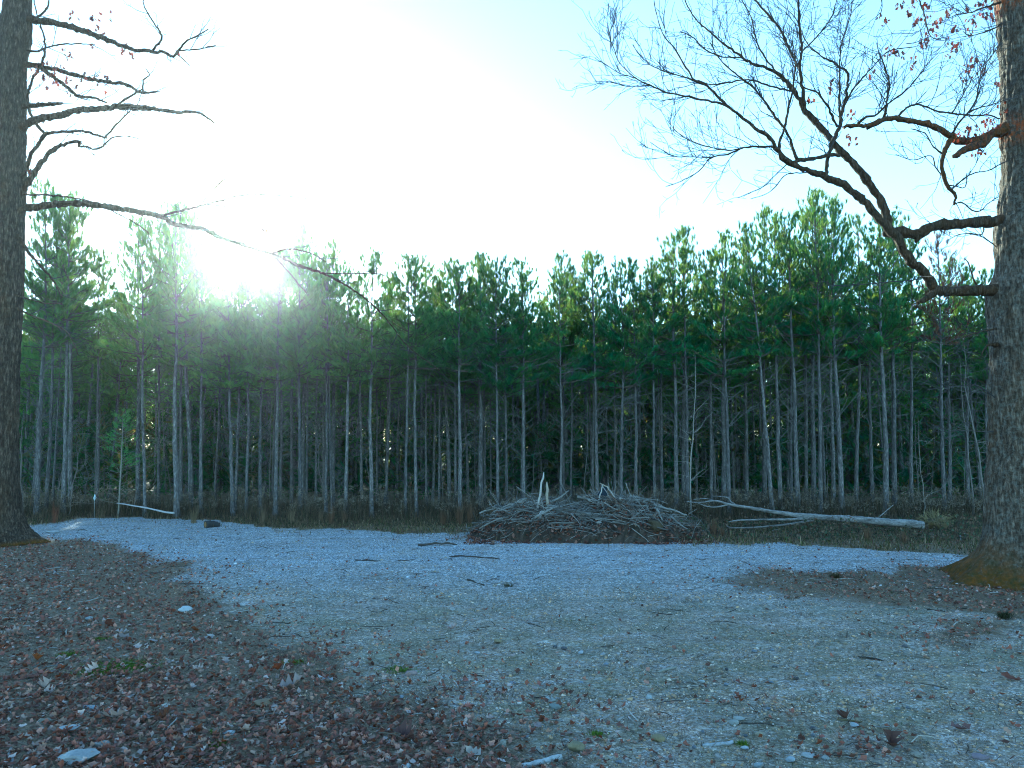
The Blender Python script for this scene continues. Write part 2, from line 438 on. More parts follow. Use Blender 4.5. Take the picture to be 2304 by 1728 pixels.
def pine_meshes(seed, cb=.56, dens=1.0, needles=30, width=.0105, far=False, sparse=1.0):
    global RNG
    keep = RNG; RNG = np.random.default_rng(seed)
    H = 10.0
    tr, br, cr = Buf(), Buf(), Buf()
    n = 8 if far else 18
    t = np.linspace(0, 1, n)
    wob = np.cumsum(RNG.normal(size=(n, 2)) * .022, 0) * np.sin(t * math.pi)[:, None]
    pts = np.stack([wob[:, 0], wob[:, 1], t * H], 1)
    rad = .115 * (1 - .88 * t ** 1.05) + .05 * np.exp(-t * 40); rad[-1] = .004
    pts[0, 2] = -.12
    tube(tr, pts, rad, 5 if far else 9, rough=0 if far else .035)
    at = lambda q: np.array([np.interp(q, t, pts[:, k]) for k in range(3)])
    # dead, bare lower branches
    if not far:
        for q in np.sort(U(.10, cb + .06, int(58 * dens))):
            p = at(q); az = U(0, 2 * math.pi); Lb = U(.35, .8) + 1.0 * U(0, 1) * (q / cb)
            if q < .22: Lb *= .6
            el = U(.1, .95)
            k = 5; s = np.linspace(0, 1, k)
            d = np.array((math.cos(az), math.sin(az), 0))
            side = np.array((-d[1], d[0], 0)) * U(-.25, .25)
            bp = p + np.outer(s * Lb, d * math.cos(el)) + np.outer(s ** 2 * Lb, side) + np.outer(s * Lb * math.sin(el) + s ** 2 * U(-.25, .3) * Lb, (0, 0, 1.0))
            g = U(.7, 1.25); c = np.array((.12, .118, .115)) * g
            tube(br, bp, np.linspace(.012, .0044, k) * (.7 + .3 * Lb), 3, c)
            for _ in range(int(U(0, 4.5))):
                j = U(.3, .95); q0 = p + (np.array([np.interp(j, s, bp[:, e]) for e in range(3)]) - p)
                dd = norm(d + rand_unit(1)[0] * .9); ll = Lb * U(.2, .5)
                tube(br, [q0, q0 + dd * ll * .55, q0 + dd * ll + (0, 0, U(-.08, .12))], [.0065, .005, .0035], 3, c)
    # living crown
    C, A, L, CO = [], [], [], []
    nw = 15 if not far else 9
    for wi in range(nw):
        q = cb + (.985 - cb) * (wi + U(-.3, .3)) / (nw - 1)
        q = min(max(q, cb - .02), .985); f = (q - cb) / (1 - cb)
        Lb0 = (1.35 * (1 - f) ** .62 + .18) * (.75 + .25 * math.sin(min(1, f * 4) * math.pi / 2))
        for _ in range(int(round(U(3.2, 5.6) * (1 if not far else .8)))):
            if RNG.random() > sparse: continue
            az = U(0, 2 * math.pi); Lb = Lb0 * U(.55, 1.2); el = -.05 + .95 * f + U(-.2, .3)
            d = np.array((math.cos(az) * math.cos(el), math.sin(az) * math.cos(el), math.sin(el)))
            k = 5; s = np.linspace(0, 1, k); p = at(q)
            bp = p + np.outer(s * Lb, d) + np.outer(s ** 2 * Lb * U(.1, .35), (0, 0, 1.0))
            if not far: tube(br, bp, np.linspace(.02, .006, k) * (1.1 - .6 * f), 3, np.array((.10, .085, .07)))
            nt_ = max(2, int(Lb * ((11.5 - 6.5 * f) if not far else 6)))
            br_t = U(.6, 1.15)
            for e in range(nt_):
                sj = (.28 + .4 * f) + (.72 - .4 * f) * (e + U(0, 1)) / nt_
                c0 = np.array([np.interp(sj, s, bp[:, z]) for z in range(3)])
                off = rand_unit(1)[0] * U(.05, .30) * (1.2 - sj * .6); off[2] = abs(off[2]) * .9
                cc = c0 + off
                if not far and np.linalg.norm(off) > .14: tube(br, [c0, cc], [.006, .004], 3, (.10, .085, .07))
                C.append(cc); A.append(norm(d * (.7 - .4 * f) + np.array((0, 0, .75 + .5 * f)) + rand_unit(1)[0] * (.45 - .2 * f)))
                L.append(U(.13, .20) * (1.0 if not far else 1.7) * (1.0 - .12 * f))
                g = br_t * U(.75, 1.25); CO.append((g * U(.9, 1.25), g, g * U(.7, 1.05)))
    for z in np.linspace(.93, 1.0, 6):      # the leader's upright candles
        C.append(at(z) + RNG.normal(size=3) * .03); A.append(norm(np.array((0, 0, 1.0)) + rand_unit(1)[0] * .25)); L.append(.19); CO.append((1.1, 1, .9))
    tufts(cr, np.array(C), np.array(A), np.array(L), needles if not far else 5, width if not far else .046, np.array(CO), .62)
    RNG = keep
    return tr, br, cr

PV = []
for s in range(10):
    tr, br, cr = pine_meshes(100 + s, cb=[.52, .58, .55, .60, .5, .56, .62, .54, .58, .53][s], dens=[1, 1.3, .8, 1.1, 1.4, .9, 1, 1.2, .7, 1.1][s])
    PV.append((tr.mesh('pine_trunk', M_PINE, True), br.mesh('pine_branches', M_TWIG), cr.mesh('pine_crown', M_NEEDLE)))
PVD = []                                   # pines inside the wood: dead branches thinned so the interior reads darker
for s in range(6):
    tr, br, cr = pine_meshes(200 + s, cb=[.5, .56, .53, .46, .58, .5][s], dens=.25)
    PVD.append((tr.mesh('pine_trunk', M_PINE, True), br.mesh('pine_branches', M_TWIG), cr.mesh('pine_crown', M_NEEDLE)))
trb, brb, crb = pine_meshes(150, cb=.6, sparse=.8, needles=13)
PV_BROWN = (trb.mesh('pine_trunk', M_PINE, True), brb.mesh('pine_branches', M_TWIG), crb.mesh('pine_crown', M_BROWN))

def place_pine(base, axis, H, r, label, group=None, var=None, name='pine_tree', crown_w=1.04):
    pool = PVD if group == 'pines deep in the wood' else PV
    me = pool[int(RNG.integers(len(pool)))] if var is None else var
    o = thing(name, label, 'pine', base, group)
    q = Vector((0, 0, 1)).rotation_difference(Vector(axis))
    o.rotation_mode = 'QUATERNION'
    o.rotation_quaternion = q @ Quaternion((0, 0, 1), float(U(0, 6.28)))
    sz = H / 10.0; sr = .88 * r / .10; sc = (.75 + .25 * sz) * crown_w
    for nm, m, s, k in (('trunk', me[0], sr, None), ('branches', me[1], sc, 'stuff'), ('crown', me[2], sc, None)):
        c = link(nm, m, o); c.scale = (s, s, sz)
        if k: c['kind'] = k
    return o

# skyline of the wood in the photo
SX = [-400, 0, 94, 161, 225, 285, 312, 396, 440, 475, 540, 600, 640, 682, 720, 750, 790, 833, 880, 932, 975, 1010, 1050, 1083, 1120, 1150, 1175, 1220, 1264, 1300,
      1336, 1365, 1393, 1460, 1500, 1536, 1575, 1625, 1670, 1719, 1770, 1828, 1875, 1930, 2010, 2060, 2116, 2180, 2300, 2700]
SY = [480, 450, 420, 458, 560, 590, 500, 474, 500, 600, 625, 610, 560, 521, 590, 562, 600, 568, 610, 568, 630, 599, 610, 578, 588, 630, 599, 650, 585, 625,  # lowered near the sun, imitating its glare over the treetops
      568, 600, 588, 600, 560, 526, 590, 536, 540, 484, 500, 448, 448, 510, 490, 540, 530, 600, 640, 560]
ORD = ['first', 'second', 'third', 'fourth', 'fifth', 'sixth', 'seventh', 'eighth', 'ninth', 'tenth', 'eleventh', 'twelfth', 'thirteenth', 'fourteenth',
       'fifteenth', 'sixteenth', 'seventeenth', 'eighteenth', 'nineteenth', 'twentieth']
# base x, x at y=770, trunk width, dim (stands a row behind), note
FRONT = [(83, 92, 11, 0), (103, 120, 8.5, 0), (142, 150, 10, 0), (217, 222, 7.5, 1), (326, 322, 7.5, 0), (356, 358, 7.5, 1), (398, 396, 12, 0), (406, 408, 8, 1),
         (453, 452, 8.5, 0), (524, 515, 9.5, 0), (529, 541, 6.5, 0), (554, 557, 7.5, 0), (585, 588, 8.5, 0), (620, 627, 10, 0), (630, 632, 7, 1), (675, 675, 9, 0),
         (689, 690, 6, 1), (710, 716, 6, 1), (733, 736, 7.5, 0), (747, 738, 6, 0), (777, 781, 9, 0), (836, 837, 9.5, 0), (867, 876, 7, 1), (912, 917, 7.5, 0),
         (937, 936, 8.5, 0), (959, 958, 6, 1), (988, 987, 6, 1), (1025, 1026, 7, 1), (1035, 1034, 9.5, 0), (1080, 1079, 8.5, 1), (1091, 1088, 7, 1), (1120, 1116, 8, 0),
         (1140, 1138, 8, 0), (1179, 1178, 8.5, 0), (1262, 1260, 7, 0), (1268, 1269, 7, 1), (1285, 1285, 6, 1), (1334, 1333, 7, 1), (1344, 1337, 9.5, 0), (1384, 1383, 7, 1),
         (1398, 1396, 8.5, 0), (1430, 1426, 8.5, 0), (1475, 1470, 7.5, 0), (1490, 1488, 8, 1), (1523, 1518, 11, 0), (1547, 1543, 10, 0), (1601, 1599, 8, 1), (1641, 1636, 8.5, 0),
         (1682, 1676, 8.5, 1), (1739, 1702, 9.5, 0), (1756, 1748, 10.5, 0), (1780, 1779, 9, 1), (1796, 1784, 11.5, 0), (1815, 1813, 8, 1), (1847, 1838, 9.5, 0), (1876, 1874, 9, 1),
         (1894, 1885, 12, 0), (1963, 1959, 8.5, 1), (1994, 1984, 12.5, 0), (2014, 2006, 9.5, 1), (2052, 2048, 8.5, 1), (2138, 2136, 8, 1), (2180, 2178, 8, 1), (2226, 2220, 8, 1)]
bright = [f for f in FRONT if not f[3]]; dim = [f for f in FRONT if f[3]]
NB, ND = len(bright), len(dim)
placed = []
def front_label(f):
    lst = bright if not f[3] else dim
    i = lst.index(f); n = len(lst)
    row = 'pale-trunked front-row pine' if not f[3] else 'dimmer pine just behind the front row'
    if f[0] == 1739: return 'pale front-row pine leaning left behind the fallen log'
    if f[0] == 398: return 'thick pale front-row pine beside the thin fallen pole on the left'
    if i < n / 2: return '%s, %s counting rightward from the left oak' % (row, ORD[i])
    return '%s, %s counting leftward from the right oak' % (row, ORD[n - 1 - i])
for f in FRONT:
    bx, tx, w, d = f
    D = (29.2 + U(-.9, 1.4)) if d else (25.9 + U(-.5, .8))
    b = P(bx, 1160, D); b[2] = gz(b[0], D)
    m = P(tx, 770, D); ax = norm(m - b)
    sy = np.interp(tx + U(-6, 6), SX, SY)
    top = P(tx, sy + (abs(RNG.normal()) * (18 if not d else 34)), D)
    H = (top[2] - b[2]) / ax[2]
    place_pine(b, ax, float(np.clip(H, 6.5, 13.5)), w / 2 / FPX * D, front_label(f), 'pines along the front of the wood')
    placed.append((b[0], D))
# the brown, dying pine left of the right oak
b = P(2125, 1160, 26.2); b[2] = 0; ax = norm(P(2116, 770, 26.2) - b)
place_pine(b, ax, float((P(2116, 528, 26.2)[2]) / ax[2]), .075, 'dying pine with thin brown purple crown beside the right oak', None, PV_BROWN, crown_w=.95)
placed.append((b[0], 26.2))
# pines that carry the skyline's other peaks, then the wood behind
for sx_, sy_ in [(161, 458), (312, 500), (432, 500), (682, 521), (750, 562), (1010, 599), (1083, 578), (1175, 599), (1264, 585), (1536, 526), (1625, 536), (1719, 484), (1828, 448), (1930, 500), (2010, 490), (-60, 450), (-130, 470), (2330, 600), (2400, 560)]:
    D = 28.3 + U(-.8, 1.8)
    b = P(sx_ + U(-4, 4), 1150, D); b[2] = gz(b[0], D)
    t = P(sx_, sy_, D); ax = norm(t - b)
    place_pine(b, ax, float(np.linalg.norm(t - b)), .085 + U(0, .02), 'slim dim pine added deep in the wood to block low sun', 'pines deep in the wood')
    placed.append((b[0], D))
for x, D in [(-15.2, 36.5), (-16.6, 39.2), (-18, 42.1), (-17, 44.3), (-19.4, 45.6), (-13, 33.8), (-13.9, 36), (-15.6, 41.2), (-14.4, 38.6), (-12.2, 35.4), (-18.6, 39.8), (-11, 33), (-16.2, 43), (-20.2, 48)]:  # pines added along the sun's rays to keep sun spots off the ground
    place_pine((x, D, float(gz(x, D))), norm((U(-.03, .03), U(-.03, .03), 1)), float(U(9.6, 10.8)), U(.045, .078), 'slim dim pine added deep in the wood to block low sun', 'pines deep in the wood')
    placed.append((x, D))
for _ in range(4000):  # extra pines packed into the sun's path to shade the drive
    if len(placed) > 132: break
    D = U(31, 50); x = U(-17, 0)
    if any((x - a) ** 2 + (D - c) ** 2 < 1.2 ** 2 for a, c in placed): continue
    place_pine((x, D, float(gz(x, D))), norm((U(-.03, .03), U(-.03, .03), 1)), float(min(U(9.4, 10.6), P(proj(x, D, 5)[0], np.interp(proj(x, D, 5)[0], SX, SY) + 10, D)[2])), U(.045, .078), 'slim dim pine added deep in the wood to block low sun', 'pines deep in the wood')
    placed.append((x, D))
tries = 0
while len(placed) < 292 and tries < 20000:
    tries += 1
    D = 28.8 + 25 * RNG.random() ** 1.15; x = U(-.80, .80) * D
    if any((x - a) ** 2 + (D - c) ** 2 < 1.15 ** 2 for a, c in placed): continue
    H = RNG.normal() * .7 + 9.4 + (.9 if x > 8 else 0) + (.8 if x < -15 else 0)
    pxs = proj(x, D, 5)[0]
    lim = P(pxs, np.interp(pxs, SX, SY) + 12 + abs(RNG.normal()) * 25, D)[2]
    H = min(H, lim)
    if H < 6: continue
    place_pine((x, D, float(gz(x, D))), norm((U(-.03, .03), U(-.03, .03), 1)), float(H), U(.045, .078), 'slim dim pine added deep in the wood to block low sun', 'pines deep in the wood')
    placed.append((x, D))
# everything farther back is one mass
far_t, far_c = Buf(), Buf()
FV = [pine_meshes(300 + k, cb=[.5, .42, .35, .55, .3][k], far=True) for k in range(5)]
def merge(dst, src, M, loc, s):
    V = np.concatenate(src.V) * s; a = U(0, 6.28); c, q = math.cos(a), math.sin(a)
    V = np.stack([V[:, 0] * c - V[:, 1] * q, V[:, 0] * q + V[:, 1] * c, V[:, 2]], 1) + loc
    dst.add(V, np.concatenate(src.T) if src.T else None, np.concatenate(src.Q) if src.Q else None, np.concatenate(src.C))
for _ in range(920):
    D = U(37, 62) if RNG.random() < .62 else U(62, 100); x = U(-.88, .88) * D; v = FV[int(RNG.integers(5))]; h = U(.86, 1.04)
    s = np.array((1.25, 1.15, h)); a = RNG.bit_generator.state
    merge(far_t, v[0], None, np.array((x, D, 0)), s * (1, 1, 1)); RNG.bit_generator.state = a
    merge(far_c, v[2], None, np.array((x, D, 0)), s); RNG.random()
wood = thing('pine_wood', 'dark mass of pines far back inside the wood', 'wood', (0, 53, 0)); wood['kind'] = 'stuff'
part('trunks', far_t, M_PINE, wood, True, 'stuff'); part('foliage', far_c, M_NEEDLE, wood, False, 'stuff')
# evergreen scrub deep in the wood, added to darken it and block sky light
sb = Buf(); n = 34000
D = U(33, 95, n); x = U(-.88, .88, n) * D
hh = RNG.random(n) ** 1.15 * np.interp(D, [33, 42, 60], [3.0, 5.5, 7.5])
g = U(.25, .65, n)[:, None]
cc = np.where((RNG.random(n) < .3)[:, None], np.array((2.0, .9, 1.2)), np.array((1.0, 1.0, 1.0))) * g
tufts(sb, np.stack([x, D, hh + .1], 1), norm(rand_unit(n) * .8 + (0, 0, .5)), U(.4, .9, n), 5, .055, cc)
tag(link('scrub', sb.mesh('scrub', M_NEEDLE)), 'dark scrub added between the pine trunks to block sky light', 'scrub', None, 'stuff')

# ------------------------------------------------------------------ bare saplings
def grow(buf, p, d, L, r, level, col, up=.05, wander=.16, seg=.14, sides=3, kids=4.5, tips=None):
    n = max(3, int(L / seg) + 1); pts = [np.array(p, float)]; d = norm(d)
    for _ in range(n - 1):
        d = norm(d + RNG.normal(size=3) * wander + np.array((0, 0, up)))
        pts.append(pts[-1] + d * L / (n - 1))
    pts = np.array(pts); rad = np.linspace(r, max(r * .45, .0042), n)
    tube(buf, pts, rad, sides, col)
    if tips is not None: tips.append(pts[-1])
    if level > 0:
        for k in range(max(1, int(L * kids * U(.7, 1.3)))):
            s = U(.18, 1.0); i = s * (n - 1); i0 = min(int(i), n - 2)
            q = pts[i0] + (pts[i0 + 1] - pts[i0]) * (i - i0); t = norm(pts[i0 + 1] - pts[i0])
            dd = norm(t * U(.5, 1.1) + norm(np.cross(t, rand_unit(1)[0])) * U(.5, .9))
            grow(buf, q, dd, L * U(.28, .55) * (1.15 - .5 * s), max(.0025, np.interp(i, np.arange(n), rad) * .7), level - 1, col, up, wander, seg, 3, kids, tips)

def sapling(px, D, top_px, top_py, r, label, col, group=None, lv=2, name='bare_sapling', kids=3.0, cat='sapling'):
    b = P(px, 1160, D); b[2] = gz(b[0], D); t = P(top_px, top_py, D)
    o = thing(name, label, cat, b, group)
    k = 9; s = np.linspace(0, 1, k)
    pts = b + np.outer(s, t - b) + np.concatenate([[[0, 0, 0]], np.cumsum(RNG.normal(size=(k - 1, 3)) * (.05, .05, 0), 0)])
    pts[0, 2] -= .08
    tb = Buf(); tube(tb, pts, np.linspace(r, .006, k), 6, col); part('stem', tb, M_TWIG, o, True)
    bb = Buf(); H = np.linalg.norm(t - b)
    for q in U(.15, .97, int(H * 3.2)):
        p = np.array([np.interp(q, s, pts[:, e]) for e in range(3)]); az = U(0, 6.28)
        grow(bb, p, (math.cos(az), math.sin(az), U(.0, .8)), U(.5, 1.5) * (1.1 - .6 * q), .009, lv - 1, col, .03, .17, .16, 3, kids)
    part('twigs', bb, M_TWIG, o, kind='stuff'); return o
sapling(1556, 25.0, 1562, 800, .032, 'slender whitish bare sapling rising at the right end of the brush pile', (.27, .26, .24))
sapling(2075, 25.2, 2076, 960, .02, 'thin bare sapling behind the butt of the fallen log', (.20, .19, .17))
sapling(2219, 24.5, 2165, 770, .04, 'bare sapling leaning left just beside the right oak trunk', (.17, .16, .15), lv=3)
sapling(2190, 25.5, 2150, 800, .03, 'bare twiggy sapling between the dying pine and the right oak', (.16, .15, .14), lv=3)
sapling(52, 25.0, 62, 950, .05, 'broken grey dead stem beside the left oak', (.13, .12, .11), lv=1)
sapling(152, 25.5, 166, 1040, .02, 'thin pale sapling right of the third pine from the left oak', (.22, .2, .18), lv=1)
sapling(296, 26.5, 293, 1020, .018, 'thin pale sapling right of the small green pine', (.22, .2, .18), lv=1)
for _ in range(46):
    D = U(27, 36); px = U(20, 2290)
    sapling(px, D, px + RNG.normal() * 14, U(780, 1000), U(.012, .026), 'thin bare sapling in the shade between the pine trunks', np.array((.15, .14, .13)) * U(.7, 1.3), 'saplings in the shade of the wood', lv=1)
# small green pine at the left edge of the wood
b = P(266, 1160, 25.6); b[2] = 0
o = thing('young_pine', 'small thin green pine at the wood edge left of the fallen pole', 'pine', b)
tb, bb, cb_ = Buf(), Buf(), Buf()
Hs = P(264, 925, 25.6)[2]
tube(tb, [b + (0, 0, -.1), b + (.02, 0, Hs * .5), b + (0, 0, Hs)], [.032, .022, .006], 6, (.25, .24, .2)); part('trunk', tb, M_TWIG, o, True)
C, A, L, CO = [], [], [], []
for q in np.linspace(.12, .98, 34):
    for _ in range(2):
        az = U(0, 6.28); Lb = (1.15 - .85 * q) * U(.6, 1.1); d = np.array((math.cos(az), math.sin(az), .28))
        p = b + (0, 0, q * Hs); e = p + d * Lb + (0, 0, .1 * Lb)
        tube(bb, [p, p + d * Lb * .5, e], [.008, .006, .004], 3, (.2, .2, .17))
        if q > .42 and RNG.random() < .75:
            for z in (.55, .75, 1):
                C.append(p + (e - p) * z + RNG.normal(size=3) * .04); A.append(norm(d + (0, 0, .5))); L.append(.14); CO.append((1.2, 1.25, 1.05))
part('branches', bb, M_TWIG, o, kind='stuff'); tufts(cb_, np.array(C), np.array(A), np.array(L), 14, .007, np.array(CO)); part('crown', cb_, M_NEEDLE, o)

# ------------------------------------------------------------------ leaves and stones, as templates
def leaf_template(k, lobes=3, curl=.25):
    r = np.random.default_rng(k)
    ts = np.linspace(0, 1, 2 * lobes + 2)
    w = np.array([.05] + [(.42 if i % 2 else .2) * (1 - .35 * abs(t - .55)) * r.uniform(.8, 1.2) for i, t in enumerate(ts[1:-1], 1)] + [.02])
    V, n = [], len(ts)
    for t, ww in zip(ts, w):
        y = t - .5; zc = curl * (y * 2) ** 2 * .25 * r.uniform(.6, 1.4)
        V += [(-ww, y + (.06 if ww > .25 else 0), zc + curl * ww * r.uniform(.2, 1.0)), (0, y, zc), (ww, y + (.06 if ww > .25 else 0), zc + curl * ww * r.uniform(.2, 1.0))]
    Q = []
    for i in range(n - 1):
        a = i * 3; Q += [(a, a + 1, a + 4, a + 3), (a + 1, a + 2, a + 5, a + 4)]
    return np.array(V), np.array(Q)
LS = [leaf_template(20 + k, 1, [.3, .8, 1.4, .6][k]) for k in range(4)]
LT = [leaf_template(k, [2, 3, 3, 2, 3, 3][k], [.2, .5, .9, .35, 1.3, .7][k]) for k in range(6)]

def rot_mats(yaw, tx, ty):
    cz, sz_, cx_, sx_, cy_, sy_ = np.cos(yaw), np.sin(yaw), np.cos(tx), np.sin(tx), np.cos(ty), np.sin(ty)
    o, z = np.ones_like(yaw), np.zeros_like(yaw)
    Rz = np.stack([cz, -sz_, z, sz_, cz, z, z, z, o], -1).reshape(-1, 3, 3)
    Rx = np.stack([o, z, z, z, cx_, -sx_, z, sx_, cx_], -1).reshape(-1, 3, 3)
    Ry = np.stack([cy_, z, sy_, z, o, z, -sy_, z, cy_], -1).reshape(-1, 3, 3)
    return Rz @ Rx @ Ry

def scatter(buf, temps, pos, size, R, cols, tri=False):
    pick = RNG.integers(len(temps), size=len(pos))
    for k, (V, F) in enumerate(temps):
        s = np.where(pick == k)[0]
        if not len(s): continue
        W = np.einsum('nij,vj->nvi', R[s], V) * (size[s][:, None, None] if size.ndim == 1 else size[s][:, None, :]) + pos[s][:, None]
        FF = (F[None] + (np.arange(len(s)) * len(V))[:, None, None]).reshape(-1, F.shape[1])
        buf.add(W.reshape(-1, 3), FF if F.shape[1] == 3 else None, FF if F.shape[1] == 4 else None, np.repeat(cols[s], len(V), 0))

def ico(sub, seed, rough=.25, flat=.6):
    import bmesh
    bm = bmesh.new(); bmesh.ops.create_icosphere(bm, subdivisions=sub, radius=1)
    V = np.array([v.co[:] for v in bm.verts]); F = np.array([[v.index for v in f.verts] for f in bm.faces]); bm.free()
    r = np.random.default_rng(seed)
    if sub <= 1: V = V * r.uniform(1 - rough, 1 + rough * .6, (len(V), 1))
    else:
        off = Vector(r.uniform(-50, 50, 3))
        V = np.array([v * (1 + rough * 1.6 * mnoise.noise(Vector(v) * 1.1 + off) + rough * .5 * mnoise.noise(Vector(v) * 2.7 + off)) for v in V])
        ax = norm(r.normal(size=(5, 3)))
        for a in ax:                                   # a few cleaved faces
            d = V @ a; lim = r.uniform(.55, .85); V = V - np.outer(np.maximum(d - lim, 0) * .85, a)
    V[:, 2] *= flat
    return V, F
ST = [ico(1, k, .3, U(.5, .8)) for k in range(8)]
def octa(seed):
    r = np.random.default_rng(seed)
    V = np.array([(1, 0, 0), (-1, 0, 0), (0, 1, 0), (0, -1, 0), (0, 0, .6), (0, 0, -.6)]) * r.uniform(.7, 1.25, (6, 1))
    return V, np.array([(0, 2, 4), (2, 1, 4), (1, 3, 4), (3, 0, 4), (2, 0, 5), (1, 2, 5), (3, 1, 5), (0, 3, 5)])
OT = [octa(k) for k in range(6)]

def leaf_cols(n, pale=.06, red=.08):
    pal = np.array([(.17, .074, .052), (.25, .112, .08), (.095, .05, .038), (.37, .215, .165), (.21, .096, .078), (.13, .07, .055), (.29, .20, .155)])
    c = pal[RNG.integers(len(pal), size=n)] * U(.7, 1.35, n)[:, None]
    u = RNG.random(n)
    c[u < pale] = np.array((.42, .36, .34)) * U(.5, 1.3, (u < pale).sum())[:, None]
    c[u > 1 - red] = np.array((.15, .05, .022)) * U(.6, 1.3, (u > 1 - red).sum())[:, None]
    return c

def frustum_pts(n, y0, y1, pw=1.0, wide=.95):
    y = y0 + (y1 - y0) * RNG.random(n) ** pw; x = U(-1, 1, n) * (y * .72 * wide + 1.2)
    return x, y

# ------------------------------------------------------------------ the two oaks
M_SKY = None
def catm_depth(D0): return D0
def leaf_cluster(buf, c, n, rad, size, cols=None):
    pos = c + RNG.normal(size=(n, 3)) * rad * (1, 1, .9)
    R = rot_mats(U(0, 6.28, n), U(.6, 2.4, n), U(-.8, .8, n))
    pal = np.array([(.11, .055, .05), (.085, .05, .06), (.16, .06, .04), (.07, .045, .05)])
    cc = pal[RNG.integers(4, size=n)] * U(.7, 1.4, n)[:, None] if cols is None else np.tile(cols, (n, 1)) * U(.7, 1.3, n)[:, None]
    scatter(buf, LT, pos, U(.7, 1.2, n) * size, R, cc)

def oak_trunk(rows, D, sides, base_roots, moss_top, seed, orange=None, lichen=1.0):
    """rows: (py, centre x, radius) in photo pixels at the trunk's depth, top to base"""
    rows = np.array(rows, float)[::-1]
    pts = np.array([P(c, y, D) for y, c, r in rows]); R = rows[:, 2] / FPX * D
    line = smooth_line(np.concatenate([pts, R[:, None]], 1), .045)
    b = Buf(); n = len(line); th = np.arange(sides) * 2 * math.pi / sides
    V = np.empty((n, sides, 3)); C = np.zeros((n, sides, 3))
    off = Vector((seed * 3.1, seed * 1.7, 0))
    z0 = line[0, 2]
    for i, (x, y, z, r) in enumerate(line):
        h = z - z0
        for j, a in enumerate(th):
            ca, sa = math.cos(a), math.sin(a)
            ridge = mnoise.noise(Vector((ca * r * 13, sa * r * 13, z * 2.3)) + off)
            plate = mnoise.noise(Vector((ca * r * 30, sa * r * 30, z * 9)) + off)
            lump = mnoise.noise(Vector((ca * 1.2, sa * 1.2, z * .8)) + off)
            root = max(0, math.cos((a + base_roots[1]) * base_roots[0] / 1.0)) ** 2
            rr = r * (1 + .05 * lump + .35 * root * math.exp(-max(h, 0) * 3.2)) + .055 * abs(ridge) + .016 * plate
            V[i, j] = (x + ca * rr, y + sa * rr, z)
            m = max(0, 1 - (h - .0) / moss_top + .35 * lump) if h < moss_top * 1.3 else .04 + .25 * max(0, lump)
            C[i, j, 0] = min(1, m * 1.4); C[i, j, 2] = lichen
            if orange: C[i, j, 1] = max([0] + [1 - abs(z - oz) / w for oz, w in orange])
    ii = np.arange(n - 1)[:, None] * sides; jj_ = np.arange(sides)[None]; kk = (jj_ + 1) % sides
    Q = np.stack([ii + jj_, ii + kk, ii + sides + kk, ii + sides + jj_], -1).reshape(-1, 4)
    b.add(V.reshape(-1, 3), None, Q, C.reshape(-1, 3))
    return b, line

def build_limbs(root, D, limbs, twig_buf, twig_col, leaf_tips=None, dens=1.0, level=1, twig_len=(.4, 1.2), up=.05, rmin=.0032, kids=4.5):
    """limbs: name -> (parent, depth slope, twig density, [(px, py, r)...]) traced in the photo's pixels"""
    done = {}
    for nm, (par, slope, td, pl, *opt) in limbs.items():
        pl = np.array(pl, float)
        d0 = D
        if par is not None:
            pp, pd = done[par]; d0 = pd[np.argmin(((pp - pl[0, :2]) ** 2).sum(1))]
        else: d0 = D - .02
        arc = np.concatenate([[0], np.cumsum(np.linalg.norm(np.diff(pl[:, :2], axis=0), axis=1))]) / FPX * D
        dep = d0 + slope * arc + .10 * np.sin(arc * 1.9 + len(nm) + slope * 9) * np.minimum(arc, 1)
        W = np.array([np.append(P(x, y, d), max(r * (1.4 if d > 16 else 1.08) / FPX * d, rmin)) for (x, y, r), d in zip(pl, dep)])
        line = smooth_line(W, .07)
        big = line[0, 3] > .03
        jit = RNG.normal(size=(len(line), 3)) * np.minimum(line[:, 3:4] * .35, .010); jit[0] = 0
        line[:, :3] += jit
        line[:, 3] = np.maximum(line[:, 3] * (1 + .10 * RNG.normal(size=len(line))), rmin * .8)
        pxs = np.interp(np.linspace(0, 1, 60), np.linspace(0, 1, len(pl)), pl[:, 0]); pys = np.interp(np.linspace(0, 1, 60), np.linspace(0, 1, len(pl)), pl[:, 1])
        done[nm] = (np.stack([pxs, pys], 1), np.interp(np.linspace(0, 1, 60), np.linspace(0, 1, len(pl)), dep))
        b = Buf(); o_ = opt[0] if opt else (.25, 0)
        col = (o_[0], o_[1], 0)
        if big or line[0, 3] > .012:
            tube(b, line[:, :3], line[:, 3], 14 if line[0, 3] > .05 else 8, col, cap=True, rough=.07)
            part('limb', b, M_OAK, root, True)
        else: tube(twig_buf, line[:, :3], line[:, 3], 4, twig_col)
        # side twigs
        if td > 0:
            tot = np.cumsum(np.linalg.norm(np.diff(line[:, :3], axis=0), axis=1)); n = int(tot[-1] * td * dens)
            for s in U(.08, 1, n):
                i = min(int(s * (len(line) - 1)), len(line) - 2)
                if line[i, 3] > .055: continue
                t = norm(line[i + 1, :3] - line[i, :3]); side = norm(np.cross(t, rand_unit(1)[0]))
                dd = norm(t * U(.55, 1.2) + side * U(.5, .9) + (0, 0, .25))
                grow(twig_buf, line[i, :3], dd, U(*twig_len), max(rmin, min(.009, line[i, 3] * .5)), level, twig_col, up, .15, .11, 3, kids, leaf_tips)
    return done

